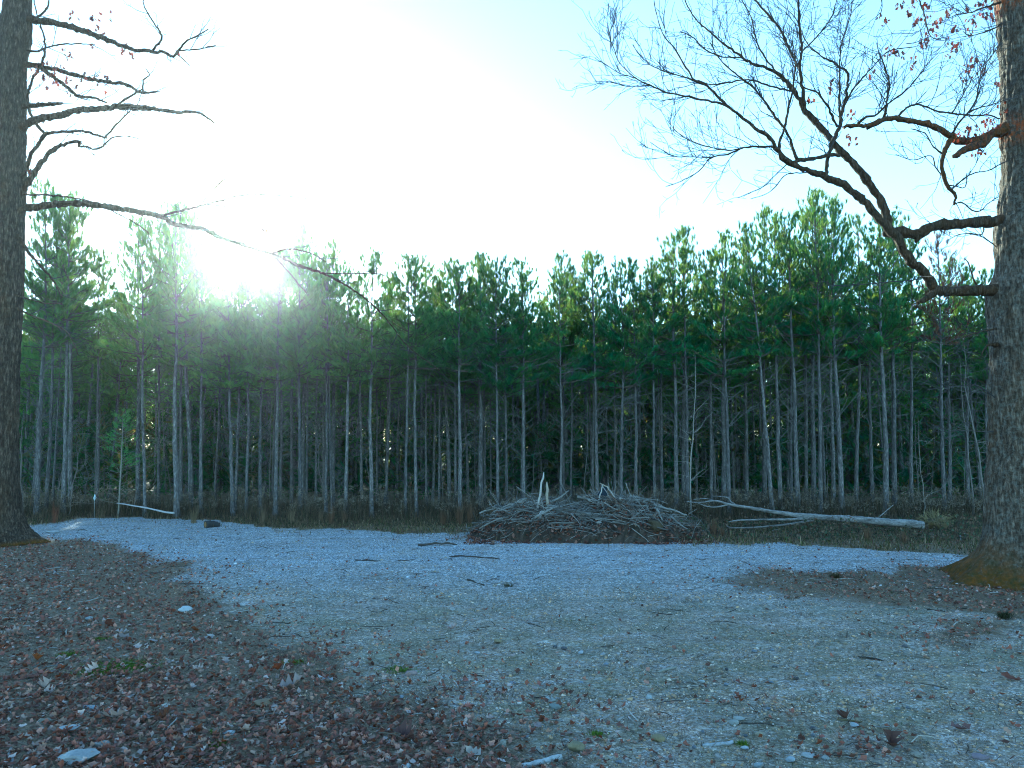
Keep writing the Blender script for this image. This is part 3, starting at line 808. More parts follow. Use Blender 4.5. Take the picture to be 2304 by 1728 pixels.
# right oak
DR = 13.4
basR = P(2295, 1290, DR); basR[2] = 0
oakR = thing('oak_tree', 'thick mossy-footed oak trunk with spreading bare limbs on the right', 'oak', basR)
rowsR = [(-330, 2292, 44), (-120, 2295, 48), (0, 2297, 51), (60, 2299, 47), (137, 2301, 44), (228, 2303, 42), (300, 2303, 46), (380, 2304, 42), (475, 2301, 48), (520, 2299, 54), (600, 2300, 50), (650, 2298, 62), (690, 2297, 65),
         (790, 2297, 59), (969, 2296, 60), (1100, 2294, 64), (1209, 2295, 70), (1245, 2295, 82), (1275, 2294, 104), (1295, 2294, 122), (1312, 2294, 135)]
tb, lineR = oak_trunk(rowsR, DR, 110, (5, .4), .85, 2, [(P(0, 300, DR)[2], .38), (P(0, 10, DR)[2], .3)])
trunkR = part('trunk', tb, M_OAK, oakR, True)
LR = {
 'A': (None, -.10, .5, [(2262, 652, 14), (2233, 653, 12), (2176, 654, 11), (2137, 655, 11), (2103, 652, 11), (2094, 636, 10), (2073, 607, 9), (2051, 587, 9), (2032, 564, 8.5), (2019, 537, 8.5), (2000, 514, 9), (1982, 496, 8.5), (1955, 466, 8), (1930, 441, 7.5), (1900, 416, 7.2), (1868, 403, 7), (1845, 393, 6.6), (1814, 382, 6.2), (1775, 366, 5.8), (1745, 331, 5), (1734, 309, 4.2), (1707, 293, 3.6), (1674, 266, 3.2), (1634, 236, 2.8), (1587, 190, 2.2), (1560, 176, 1.9), (1539, 144, 1.6), (1517, 108, 1.4), (1490, 73, 1.1), (1473, 11, .9), (1468, -40, .7)]),
 'A0': ('A', -.3, 0, [(2106, 652, 9), (2090, 668, 7), (2066, 683, 3)]),
 'B': (None, .05, .4, [(2270, 497, 14), (2240, 499, 12), (2199, 500, 11), (2142, 505, 11), (2107, 507, 10.5), (2089, 514, 10.5), (2069, 526, 10.5), (2039, 525, 10), (2012, 520, 9.5), (1987, 527, 6)]),
 'Bk': ('B', -.1, 0, [(2072, 528, 8), (2064, 541, 5), (2061, 545, 2.5)]),
 'C': ('B', .12, 1.2, [(2004, 520, 9), (1997, 505, 9), (1996, 487, 8.5), (1982, 452, 8), (1964, 425, 8), (1946, 398, 7.6), (1927, 375, 7.6), (1902, 350, 7), (1891, 342, 7), (1868, 312, 6.6), (1845, 285, 6.4), (1818, 257, 6), (1802, 232, 5.4), (1775, 190, 4.6), (1747, 163, 3.6), (1701, 146, 3), (1672, 130, 2.6), (1639, 106, 2.2), (1598, 73, 1.8), (1566, 43, 1.4), (1544, 8, 1.1), (1530, -40, .8)]),
 'D': ('A', .35, 1.5, [(1857, 396, 4.5), (1862, 365, 4.2), (1868, 335, 4), (1877, 312, 4), (1889, 285, 3.8), (1896, 250, 3.4), (1902, 222, 3), (1909, 175, 2.6), (1902, 159, 2.2), (1868, 137, 2), (1846, 125, 1.6), (1815, 95, 1.2), (1800, 60, .9)]),
 'D2': ('D', .3, 2, [(1890, 280, 2.2), (1889, 220, 2), (1889, 160, 1.6), (1893, 100, 1.3), (1912, 40, 1), (1920, -20, .7)]),
 'D3': ('D', -.3, 1.6, [(1898, 240, 1.9), (1925, 194, 1.7), (1960, 155, 1.4), (1994, 118, 1.2), (2028, 109, 1), (2062, 105, .7)]),
 'D4': ('D', .1, 1.5, [(1884, 285, 2.6), (1865, 245, 2.2), (1846, 216, 2), (1834, 205, 1.8), (1812, 200, 1.5), (1790, 180, 1.2)]),
 'E': ('C', -.3, 2.2, [(1810, 240, 4), (1805, 200, 3.5), (1799, 152, 3.1), (1803, 108, 2.8), (1799, 68, 2.6), (1796, 0, 2.2), (1792, -60, 1.6)]),
 'E2': ('E', .3, 2.2, [(1800, 158, 2.8), (1780, 119, 2.6), (1756, 68, 2.4), (1723, 27, 2.1), (1699, 0, 1.8), (1670, -40, 1.4)]),
 'E3': ('E', .4, 2, [(1801, 120, 1.6), (1840, 80, 1.4), (1870, 40, 1.1), (1885, -10, .8)]),
 'F': ('A', .2, 1.4, [(1752, 338, 3), (1757, 310, 2.7), (1766, 282, 2.4), (1777, 231, 2.1), (1785, 190, 1.8), (1790, 140, 1.4), (1782, 90, 1)]),
 'Gc': ('A', .2, 1, [(1776, 366, 4.2), (1800, 361, 4), (1829, 358, 3.8), (1864, 350, 3.6), (1888, 349, 3.4)]),
 'H': ('Gc', -.25, 1.6, [(1795, 361, 3.2), (1785, 340, 3), (1774, 305, 2.7), (1745, 263, 2.4), (1720, 228, 2.1), (1693, 195, 1.8), (1647, 160, 1.5), (1617, 130, 1.2), (1598, 95, .9)]),
 'I': ('A', .25, 1.6, [(1743, 331, 2.5), (1710, 330, 2.2), (1674, 332, 1.9), (1639, 347, 1.7), (1601, 354, 1.5), (1571, 385, 1.1), (1533, 407, .9), (1498, 420, .7)]),
 'I2': ('I', -.2, 2, [(1601, 354, 1.3), (1560, 353, 1.1), (1517, 352, 1), (1487, 336, .8), (1463, 320, .6)]),
 'I3': ('I', -.4, 2.2, [(1674, 332, 1.4), (1639, 338, 1.2), (1585, 328, 1.1), (1539, 309, 1), (1517, 290, .8), (1501, 271, .6)]),
 'J': ('A', -.2, .6, [(1772, 368, 1.2), (1748, 390, 1), (1720, 418, .9), (1693, 431, .8), (1660, 445, .6)]),
 'J2': ('A', -.3, .6, [(1815, 388, 1.3), (1769, 393, 1.1), (1745, 420, 1), (1723, 437, .8), (1690, 447, .6)]),
 'K': ('A', .1, 2, [(1636, 238, 2.4), (1585, 225, 2.1), (1533, 214, 1.9), (1500, 209, 1.7), (1468, 194, 1.4), (1430, 176, 1.2), (1392, 138, 1), (1381, 108, .8), (1365, 68, .6)]),
 'K2': ('K', .2, 2, [(1468, 194, 1.2), (1408, 193, 1), (1370, 184, .8), (1335, 184, .6)]),
 'K3': ('K', -.2, 2, [(1430, 176, 1), (1390, 163, .9), (1365, 146, .7), (1338, 131, .6)]),
 'K4': ('A', -.35, 2.2, [(1590, 193, 1.8), (1545, 175, 1.5), (1510, 165, 1.2), (1470, 150, 1), (1440, 125, .8), (1425, 100, .6)]),
 'K5': ('C', -.3, 2.4, [(1672, 130, 1.8), (1625, 128, 1.5), (1585, 110, 1.3), (1560, 85, 1), (1530, 70, .8)]),
 'K6': ('C', .35, 2.2, [(1747, 163, 2), (1715, 120, 1.7), (1700, 85, 1.4), (1690, 40, 1.1), (1670, 0, .9), (1655, -40, .7)]),
 'K7': ('C', -.3, 1.6, [(1785, 205, 2.2), (1740, 196, 1.8), (1690, 180, 1.6), (1640, 185, 1.4), (1600, 190, 1.1), (1570, 180, .8)]),
 'M': (None, -.15, .4, [(2275, 288, 14), (2250, 294, 11), (2233, 301, 10), (2199, 316, 8.5), (2164, 317, 7.5), (2142, 308, 7), (2119, 294, 6.6), (2085, 279, 6.2), (2039, 271, 5.8), (2000, 267, 5.4), (1978, 273, 5), (1955, 282, 4.6), (1925, 282, 4), (1899, 285, 3.4)], (.5, .25)),
 'M2': ('M', -.4, 0, [(2225, 306, 9), (2210, 322, 9), (2176, 335, 7.5), (2142, 352, 4)], (.3, .45)),
 'Ms': ('M', .3, 0, [(1990, 267, 4.4), (1972, 280, 4), (1950, 290, 3)]),
 'Nn': ('M', .2, .8, [(2142, 311, 6.2), (2130, 328, 5.6), (2120, 353, 5), (2121, 384, 4.4), (2130, 414, 3.8), (2146, 437, 3), (2147, 462, 2)], (.5, .2)),
 'N2': ('Nn', .2, 1.5, [(2147, 460, 1.6), (2165, 455, 1.5), (2187, 473, 1.3), (2206, 474, 1.2), (2222, 459, 1), (2256, 437, .7)]),
 'N3': ('Nn', -.3, 1.2, [(2140, 430, 1.8), (2155, 414, 1.6), (2187, 391, 1.4), (2222, 384, 1.2), (2260, 364, .8)]),
 'N4': ('Nn', .3, 1, [(2136, 417, 1.5), (2150, 418, 1.3), (2172, 421, 1.1), (2175, 390, .8)]),
 'N5': ('Nn', -.2, 1.4, [(2120, 345, 1.8), (2100, 330, 1.4), (2080, 300, 1.1), (2050, 290, .8)]),
 'N6': ('Nn', .2, 1.2, [(2126, 405, 1.5), (2105, 375, 1.2), (2095, 350, 1), (2055, 360, .8), (2015, 348, .6)]),
 'O': ('M', .2, 2.4, [(1988, 266, 3), (1996, 223, 2.5), (2000, 182, 2), (1987, 141, 1.3), (1975, 110, .8)]),
 'Pp': ('M', -.3, 2.4, [(1930, 278, 2.5), (1950, 262, 2.4), (1968, 260, 2.2), (2000, 232, 1.9), (2028, 212, 1.6), (2046, 196, 1.3), (2073, 164, 1), (2096, 132, .7)]),
 'Qq': ('M', .3, 1.8, [(2012, 268, 2.2), (2057, 235, 2), (2107, 250, 1.9), (2142, 255, 1.8), (2187, 260, 1.7), (2228, 260, 1.5), (2258, 272, 1.2)]),
 'Rr': ('M', -.4, 2.6, [(2140, 304, 2.2), (2164, 269, 2), (2187, 248, 1.7), (2233, 235, 1.1), (2262, 225, .7)]),
 'R2': ('Rr', .3, 2.6, [(2180, 254, 1.6), (2196, 225, 1.4), (2203, 187, 1.2), (2210, 155, 1), (2228, 130, .8), (2253, 100, .6)]),
 'R3': ('Qq', .2, 2.6, [(2142, 255, 1.4), (2160, 225, 1.2), (2178, 195, 1), (2190, 170, .7)]),
 'T': (None, -.25, .6, [(2270, -120, 9), (2200, -105, 6), (2120, -95, 4.5), (2040, -85, 3.4), (1960, -60, 2.2), (1930, -20, 1.2)]),
 'S1': ('T', .1, 1.4, [(2062, -88, 2), (2066, -30, 1.6), (2069, 0, 1.4), (2082, 43, 1.2), (2094, 82, 1), (2123, 91, .7)]),
 'S2': ('S1', -.3, 1.2, [(2083, 48, 1), (2073, 66, .8), (2050, 82, .6)]),
 'S3': ('S1', .2, 1, [(2094, 82, 1), (2085, 85, .8), (2060, 96, .7), (2039, 98, .5)]),
 'S4': ('T', .4, 1.2, [(1962, -58, 1.4), (1980, -20, 1.2), (1985, 15, 1), (1978, 40, .7)]),
 'S5': (None, -.5, 1.6, [(2262, 48, 2), (2233, 66, 1.5), (2183, 80, 1.1), (2167, 71, .8)]),
 'S6': (None, -.3, 1.6, [(2256, 4, 2.2), (2220, 15, 1.7), (2187, 27, 1.3), (2151, 34, 1), (2130, 44, .7)]),
 'W1': ('A', -.35, .8, [(2078, 612, 1.3), (2066, 628, 1.1), (2004, 634, 1), (1940, 640, .9), (1862, 643, .6)]),
 'W2': (None, -.7, 1.4, [(2248, 738, 1.8), (2200, 748, 1.3), (2172, 757, 1), (2167, 775, .8), (2180, 782, .6)]),
 'W3': (None, -.6, 1, [(2250, 774, 6), (2236, 775, 5), (2222, 778, 2), (2212, 790, 1.2), (2205, 805, .8)]),
 'W4': ('B', -.4, .8, [(2215, 503, 1.4), (2208, 527, 1.2), (2165, 526, 1), (2130, 541, .7)]),
 'W5': (None, .5, 1.4, [(2255, 570, 2), (2238, 552, 1.4), (2205, 530, 1), (2180, 524, .7)]),
 'W6': ('A', .3, .3, [(2200, 650, 1.8), (2190, 625, 1.5), (2178, 590, 1.3), (2172, 583, 1), (2164, 583, .8)]),
 'W7': (None, -.2, 1.5, [(2245, 900, 1.3), (2200, 868, 1), (2140, 870, .8), (2085, 878, .6)]),
 'W8': (None, -.5, 1.5, [(2240, 972, 1.2), (2190, 970, .9), (2120, 965, .7), (2095, 955, .5)]),
}
twR = Buf(); tipsR = []
build_limbs(oakR, DR, LR, twR, (.06, .055, .055), None, dens=4.2, level=2, twig_len=(.35, 1.2), up=.07, rmin=.0066, kids=4.4)
part('twigs', twR, M_TWIG, oakR, kind='stuff')
lv = Buf()
for zx, zy in [(790, 170), (840, 210), (960, 60), (1010, 40), (1100, 50), (1160, 20), (1230, 60), (1200, 190), (1180, 220), (1330, 220), (1350, 240), (1310, 290), (1230, 420), (1250, 390), (1210, 450), (1480, 430), (1510, 480), (1570, 440), (940, 520), (970, 570), (890, 490), (1110, 660), (1140, 570), (1480, 130), (1430, 175),
               (1740, 190), (1700, 220), (1840, 60), (1850, 30), (1930, 140), (1900, 170), (1690, 320), (1940, 330), (1720, 620), (1700, 590), (1640, 680), (1640, 770), (1820, 720), (1800, 690), (1940, 840), (1820, 140), (1660, 110), (1760, 60), (300, 860), (95, 1010), (530, 1130), (720, 710), (500, 1380), (1290, 130), (1080, 130), (1250, 100), (1520, 300), (1480, 530)]:
    px, py = 1800 + zx / 4.389, zy / 4.389
    leaf_cluster(lv, P(px, py, DR + U(-.5, .5)), int(U(4, 9)), .05, .085)
for px, py, n in [(2165, 305, 14), (2195, 300, 18), (2230, 285, 16), (2225, 270, 10), (2205, 345, 12), (2185, 335, 10), (2255, 245, 6)]:
    leaf_cluster(lv, P(px, py, DR - .25 + U(-.2, .2)), n, .07, .07, (.13, .05, .03))
part('dead_leaves', lv, M_OAKLEAF, oakR, kind='stuff')
# moss fur on the right oak's foot
mf = Buf(); k = 9000
a = U(0, 6.28, k); hz = RNG.random(k) ** 1.7 * .62
fr = np.interp(hz, [0, .12, .25, .4, .65], [1.12, .94, .76, .65, .58]) + U(-.04, .02, k)
root = np.maximum(0, np.cos((a + .4) * 5)) ** 2
fr *= 1 + .3 * root * np.exp(-hz * 3.2)
mp = np.stack([basR[0] + np.cos(a) * fr, basR[1] + np.sin(a) * fr, hz - .02], 1)
mossc = np.array((.17, .072, .01)) * U(.5, 1.4, k)[:, None] * np.where(RNG.random(k) < .35, 1, 0)[:, None] + np.array((.045, .05, .012)) * U(.5, 1.3, k)[:, None]
tufts(mf, mp, norm(np.stack([np.cos(a), np.sin(a), U(.2, 1.3, k)], 1)), U(.04, .09, k), 7, .005, mossc, 1.0)
part('moss', mf, M_BLADE, trunkR, kind='stuff')

# left oak
DL = 18.6
basL = P(0, 1214, DL); basL[2] = 0
oakL = thing('oak_tree', 'large oak trunk with crooked bare limbs at the left edge', 'oak', basL)
rowsL = [(-330, 52, 21), (-100, 46, 25), (0, 40, 27), (70, 36, 31), (139, 29, 28), (243, 25, 30), (347, 21, 30), (434, 19, 32), (556, 15, 33), (715, 9, 33), (854, 4, 33), (993, 0, 34), (1097, -1, 37), (1152, -1, 43), (1185, -2, 54), (1205, -2, 66), (1222, -2, 78)]
tb, lineL = oak_trunk(rowsL, DL, 90, (5, 1.1), .12, 5, None, .3)
part('trunk', tb, M_OAK, oakL, True)
LL = {
 'a': (None, -.2, 1.2, [(58, 44, 6), (76, 45, 5.2), (128, 52, 4.8), (194, 71, 4.4), (243, 90, 3.8), (299, 111, 3.2), (340, 116, 2.6), (368, 118, 2.4), (389, 127, 2), (403, 113, 1.7), (417, 94, 1.4), (444, 80, 1.1), (469, 66, .8)]),
 'a2': ('a', .3, 1.5, [(340, 116, 1.9), (363, 83, 1.6), (340, 42, 1.2), (323, 9, .9), (326, -20, .7)]),
 'a3': ('a', -.2, 1.2, [(403, 113, 1.3), (444, 111, 1.1), (486, 102, .7)]),
 'a4': ('a', .3, .8, [(396, 121, 1.1), (415, 135, .9), (427, 149, .6)]),
 'b': (None, .2, 1.2, [(48, 143, 5), (87, 149, 4), (149, 163, 3.4), (208, 179, 3), (278, 189, 2.6), (309, 205, 2.2), (323, 208, 1.9), (361, 207, 1)]),
 'b2': ('b', .3, 1, [(322, 207, 1.4), (323, 181, 1.2), (336, 170, 1), (328, 153, .8)]),
 'b3': ('b', -.3, 1, [(87, 149, 3.4), (115, 170, 3.2), (149, 194, 2.8), (174, 215, 2.4), (208, 219, 2), (240, 231, 1.2)]),
 'c': (None, -.25, .9, [(44, 287, 8), (62, 279, 6.2), (94, 266, 5.8), (135, 259, 5.4), (174, 248, 5), (222, 245, 4.6), (257, 240, 4.2), (299, 238, 3.4), (340, 243, 3), (399, 253, 2.6), (441, 252, 1.8), (469, 266, 1.4), (484, 278, .9)]),
 'c2': ('c', .2, .8, [(262, 238, 2), (280, 224, 1.8), (309, 207, 1.5), (320, 200, 1)]),
 'c3': ('c', .3, .6, [(257, 242, 2.4), (300, 247, 2.2), (350, 247, 1.9), (400, 252, 1.4)]),
 'd': (None, -.4, .4, [(46, 239, 4.5), (60, 239, 3.8), (97, 236, 3.4), (142, 233, 2)]),
 'e': (None, .25, .9, [(44, 440, 6), (56, 424, 5), (69, 399, 4.6), (94, 368, 4), (115, 340, 3.5), (149, 323, 2.8), (181, 318, 2.3), (179, 330, 2), (195, 331, 1.6), (222, 335, 1.4), (250, 312, 1.1), (278, 306, .9), (312, 312, .6)]),
 'f': (None, -.2, .9, [(44, 400, 4), (58, 385, 3.2), (69, 351, 3), (87, 323, 2.8), (104, 302, 2.6), (160, 295, 2.2), (194, 297, 2), (240, 311, 1.5)]),
 'f1': ('f', .2, 1, [(104, 303, 2.4), (75, 271, 2.3), (62, 222, 2.2), (73, 180, 2), (97, 132, 1.8), (101, 94, 1.5), (80, 20, 1), (74, -20, .8)]),
 'f2': ('f', -.2, .8, [(236, 310, 1.5), (271, 271, 1.2), (299, 243, .9)]),
 'g': (None, -.12, .25, [(40, 478, 7), (56, 471, 5.6), (104, 462, 5.2), (167, 458, 5), (240, 465, 4.8), (306, 476, 4.4), (361, 486, 4.2), (389, 503, 3.8), (424, 510, 3.6), (455, 514, 3.4), (493, 533, 3.2), (550, 552, 3), (602, 568, 2.8), (633, 579, 2.6), (681, 601, 2.3), (727, 615, 2), (766, 634, 1.7), (814, 666, 1.4), (862, 709, 1.1), (907, 768, .9), (942, 799, .8), (990, 834, .6)]),
 'g2': ('g', .2, .5, [(361, 486, 2), (417, 472, 1.7), (448, 464, 1.5), (497, 451, 1.2), (556, 439, 1), (646, 441, .8), (729, 455, .6)]),
 'g3': ('g2', -.3, .4, [(448, 464, 1.1), (486, 420, 1), (521, 392, .8), (549, 377, .6)]),
 'g4': ('g2', .3, .4, [(466, 460, .9), (510, 465, .8), (556, 467, .6)]),
 'g5': ('g', .3, .8, [(602, 568, 1.6), (625, 585, 1.3), (660, 625, 1), (690, 660, .7)]),
 'g6': ('g', -.3, .8, [(610, 570, 1.5), (650, 560, 1.2), (700, 570, 1), (735, 590, .7)]),
 'g7': ('g', .2, .3, [(727, 615, 1.1), (780, 616, .9), (857, 617, .8), (880, 640, .6)]),
 'h': (None, .3, .4, [(46, 436, 2.2), (62, 438, 1.7), (104, 439, 1.6), (156, 444, 1.4), (208, 455, 1.3), (264, 481, 1.1), (306, 503, .9), (335, 525, .6)]),
 'i': (None, -.3, .8, [(30, 520, 4), (50, 545, 2.8), (70, 575, 2.2), (100, 606, 1.8), (125, 640, 1.2), (140, 670, .7)]),
 'k': (None, -.8, .7, [(30, 690, 2), (60, 705, 1.4), (111, 725, 1.1), (153, 750, .9), (177, 800, .6)]),
 'k2': (None, -.8, .6, [(25, 660, 1.8), (60, 672, 1.2), (100, 682, .9), (140, 683, .6)]),
 'l': (None, .2, 1, [(50, 20, 3), (80, 40, 2), (104, 20, 1.5), (112, -10, 1)]),
 'm': (None, .3, 1, [(44, 112, 3), (80, 115, 1.7), (115, 105, 1.5), (160, 98, 1.2), (215, 101, .8)]),
}
twL = Buf()
build_limbs(oakL, DL, LL, twL, (.07, .065, .07), None, dens=2.6, level=1, twig_len=(.3, .95), up=.05, rmin=.0125, kids=4)
part('twigs', twL, M_TWIG, oakL, kind='stuff')
lv = Buf()
for px, py, n in [(163, 46, 5), (205, 40, 5), (215, 52, 3), (238, 28, 3), (216, 74, 5), (275, 110, 4), (290, 128, 4), (210, 102, 3), (150, 125, 8), (105, 145, 8), (72, 158, 9), (100, 180, 10), (120, 165, 8), (140, 155, 7), (135, 185, 6), (160, 195, 5), (195, 170, 5), (228, 180, 5), (410, 118, 4), (60, 390, 5), (235, 199, 3), (150, 203, 4), (590, 515, 3), (620, 530, 3)]:
    leaf_cluster(lv, P(px, py, DL + U(-.4, .3)), n, .09, .12)
part('dead_leaves', lv, M_OAKLEAF, oakL, kind='stuff')

# ------------------------------------------------------------------ brush pile
PX0, PY0 = G(1320, 1206)[:2]
def pile_h(x, y):
    u = (x - PX0) / 3.25; v = (y - PY0) / 1.75
    r2 = u * u + v * v
    return np.maximum(0, 1 - r2) ** .6 * .84 * (1 + .18 * np.sin(2.2 * x + 1) + .14 * np.sin(4.7 * x + 2 * y) + .08 * np.sin(9.1 * x - y)) + gz(x, y) - .03
pile = thing('brush_pile', 'low heap of tangled cut branches and earth in front of the wood', 'brush pile', (PX0, PY0, 0))
bx_, by_ = np.meshgrid(np.linspace(-3.5, 3.5, 110), np.linspace(-1.9, 1.9, 60))
hx = pile_h(PX0 + bx_, PY0 + by_); hx = hx + np.where(hx > .05, RNG.normal(size=hx.shape) * .03, 0)
edge = ((bx_ / 3.3) ** 2 + (by_ / 1.8) ** 2) > 1; hx = np.where(edge, gz(PX0 + bx_, PY0 + by_) - .06, hx)
b = Buf(); n2, n1 = hx.shape
ii, jj = np.meshgrid(np.arange(n2 - 1), np.arange(n1 - 1), indexing='ij')
mc = np.array((.06, .046, .036)) * U(.6, 1.4, n1 * n2)[:, None]
mc = np.where((RNG.random(n1 * n2) < .3)[:, None], np.array((.035, .03, .02)) * U(.6, 1.3, n1 * n2)[:, None], mc)
b.add(np.stack([PX0 + bx_, PY0 + by_, hx], -1).reshape(-1, 3), None, np.stack([ii * n1 + jj, ii * n1 + jj + 1, (ii + 1) * n1 + jj + 1, (ii + 1) * n1 + jj], -1).reshape(-1, 4), mc)
part('earth', b, vcol_mat('earth', .95, 22, .6, .03), pile, True)
def stick_line(p0, p1, k=6, bow=.06):
    s = np.linspace(0, 1, k)[:, None]; L = np.linalg.norm(np.subtract(p1, p0))
    return p0 + s * np.subtract(p1, p0) + np.sin(s * math.pi) * RNG.normal(size=3) * bow * L + RNG.normal(size=(k, 3)) * min(.012 * L, .011)
# fine brush: uncountable
tw = Buf()
for _ in range(3000):
    u, v = U(-3.3, 3.3), U(-1.75, .7)
    if (u / 3.3) ** 2 + (v / 1.8) ** 2 > 1: continue
    x, y = PX0 + u, PY0 + v; z = pile_h(x, y)
    if z < .4 and RNG.random() < .62: continue
    az = U(-1.6, 1.6) if RNG.random() < .6 else RNG.normal() * .5; L = U(.15, .85)
    d = np.array((math.cos(az), math.sin(az), RNG.normal() * (.32 if RNG.random() < .75 else 1.1))); d[2] += -.12 * np.sign(u) * np.sign(d[0])
    p = np.array((x, y, z + U(-.02, .16)))
    g = U(.25, 1.9); c = np.array((.15, .15, .145)) * g if RNG.random() < .75 else np.array((.10, .07, .05)) * g
    tube(tw, stick_line(p - d * L / 2, p + d * L / 2, 4, .08), np.linspace(U(.004, .012), .003, 4), 3, c)
part('twigs', tw, M_TWIG, pile, kind='stuff')
lvp = Buf(); n = 3000
u = U(-3.3, 3.3, n); v = U(-1.8, .6, n); x = PX0 + u; y = PY0 + v
pos = np.stack([x, y, pile_h(x, y) + U(0, .05, n)], 1)
scatter(lvp, LT, pos, U(.06, .12, n), rot_mats(U(0, 6.3, n), RNG.normal(size=n) * .6, RNG.normal(size=n) * .6), leaf_cols(n, .05, .06) * .7)
part('leaf_litter', lvp, M_LEAF, pile, kind='stuff')
for k in range(120):
    u, v = U(-2.9, 2.9), U(-1.4, .5)
    if (u / 3.1) ** 2 + (v / 1.7) ** 2 > 1: continue
    x, y = PX0 + u, PY0 + v; z = pile_h(x, y)
    if z < .35 and RNG.random() < .5: continue
    az = RNG.normal() * .75; L = U(.5, 1.8) * (1 - .35 * abs(u) / 3); r = U(.01, .036)
    d = np.array((math.cos(az), math.sin(az), RNG.normal() * .12 - .22 * u / 3.0)); p = np.array((x, y, z + U(.03, .16)))
    b = Buf(); g = U(.7, 1.4)
    tube(b, stick_line(p - d * L / 2, p + d * L / 2, 7, .05), np.linspace(r, r * .45, 7), 6, np.array((.20, .195, .18)) * g * U(.4, 1.3), cap=True, rough=.08)
    part('branch', b, M_WOOD, pile, True)
def pile_pt(px, py, front):
    """point on the pile: depth from how far up its front face the pixel lies"""
    return P(px, py, PY0 + front)
for (a, c, r, g) in [((1234, 1138), (1373, 1153), .05, 1.3), ((1221, 1166), (1411, 1144), .055, 1.2), ((1165, 1172), (1265, 1150), .035, 1.2), ((1270, 1166), (1415, 1148), .045, 1.1), ((1300, 1118), (1460, 1140), .035, 1.0), ((1395, 1150), (1475, 1160), .05, 1.1), ((1470, 1135), (1545, 1160), .04, 1.2), ((1240, 1130), (1280, 1104), .03, 1.2), ((1475, 1142), (1490, 1170), .035, 1.5), ((1185, 1120), (1120, 1150), .03, 1.1), ((1510, 1162), (1546, 1190), .025, 1.2), ((1450, 1130), (1465, 1155), .022, 1.4)]:
    fr = lambda p: -.2 - 1.3 * max(0, (p[1] - 1115) / 100.0)
    p0, p1 = pile_pt(*a, fr(a)), pile_pt(*c, fr(c))
    b = Buf(); tube(b, stick_line(p0, p1, 9, .03), np.linspace(r, r * .55, 9), 8, np.array((.17, .17, .16)) * g, cap=True, rough=.06); part('branch', b, M_WOOD, pile, True)
def stick_thing(name, p0, p1, r0, r1, col, label, cat='stick', group=None, sides=8, bow=.006, jag=False):
    b = Buf(); k = 8; L = stick_line(np.array(p0, float), np.array(p1, float), k, bow)
    rr = np.linspace(r0, r1, k)
    if jag: rr[-1] *= .35
    tube(b, L, rr, sides, col, cap=True, rough=.07)
    return single(name, b, M_WOOD, label, cat, p0, group, True)
pb = lambda px, py, d=-.45: pile_pt(px, py, d)
stick_thing('wooden_stake', pb(1208, 1150), pb(1224, 1062), .034, .026, (.42, .40, .37), 'tall pale wooden stake leaning upright out of the brush pile', 'stake', jag=True)
stick_thing('wooden_stake', pb(1231, 1150), pb(1230, 1084), .042, .036, (.34, .30, .24), 'short upright tan stake beside the taller one on the brush pile', 'stake', jag=True)
stick_thing('stick', pb(1343, 1140, -.4), pb(1356, 1092, -.5), .02, .016, (.42, .41, .39), 'pale stick propped steeply on the brush pile top, left of the crossed pair')
stick_thing('stick', pb(1392, 1132, -.4), pb(1366, 1096, -.5), .02, .014, (.40, .38, .35), 'pale stick slanting down right from the brush pile top')
stick_thing('stick', pb(1370, 1097, -.5), pb(1349, 1087, -.45), .018, .01, (.40, .36, .30), 'short stick end poking left above the brush pile top')
stick_thing('split_wood', pb(1213, 1165, -.95), pb(1221, 1149, -.85), .05, .045, (.50, .50, .49), 'short whitish chunk of split wood on the left of the brush pile', 'wood')
stick_thing('cut_log', pb(1345, 1174, -1.15), pb(1381, 1194, -1.35), .05, .045, (.36, .38, .40), 'pale cut log slanting down the front of the brush pile', 'log')
stick_thing('cut_log', pb(1360, 1166, -1.1), pb(1378, 1188, -1.25), .035, .03, (.28, .29, .30), 'thinner grey log just above the slanting cut log', 'log')
stick_thing('stick', pb(1337, 1206, -1.5), pb(1332, 1174, -1.35), .016, .008, (.34, .35, .36), 'small pale upright stick in the front of the brush pile')
stick_thing('stick', pb(1410, 1213, -1.62), pb(1417, 1188, -1.5), .018, .012, (.33, .34, .35), 'small pale forked stick at the right front foot of the brush pile')
# a dark scrap wedged at the top
b = Buf(); q = [pb(1345, 1114, -.42), pb(1366, 1116, -.35), pb(1366, 1097, -.45), pb(1357, 1095, -.48)]
V = np.array(q + [p + np.array((0, .10, 0)) for p in q]); V[:, 2] += RNG.normal(size=8) * .008
b.add(V, None, [(0, 1, 2, 3), (7, 6, 5, 4), (0, 4, 5, 1), (1, 5, 6, 2), (2, 6, 7, 3), (3, 7, 4, 0)], (.035, .05, .075))
single('wood_scrap', b, M_WOOD, 'dark blue-grey scrap wedged between sticks on top of the brush pile', 'scrap', q[0])
def rock(px, py, w, h, col, label, cat='rock', seed=0, D=None, group=None, name='rock', sub=3, yaw=None, sink=.35, at=None):
    p = on_ground(px, py) if at is None else at
    s = w / 2 / FPX * p[1]; hz_ = h / 2 / FPX * p[1] if h else s * .5
    V, F = ico(sub, seed + 11, .25, 1.0)
    a = U(0, 6.28) if yaw is None else yaw
    V = V * (s, s * U(.7, 1.0), hz_); c, q = math.cos(a), math.sin(a)
    if yaw is not None or True: V = np.stack([V[:, 0] * c * 0 + V[:, 0], V[:, 1], V[:, 2]], 1)
    b = Buf(); shade = np.array([1 + .25 * mnoise.noise(Vector(v) * 14) for v in V])
    b.add(V + p + (0, 0, hz_ * (1 - sink) * .9), F, None, np.asarray(col) * .62 * shade[:, None])
    return single(name, b, M_STONE, label, cat, p, group, False)
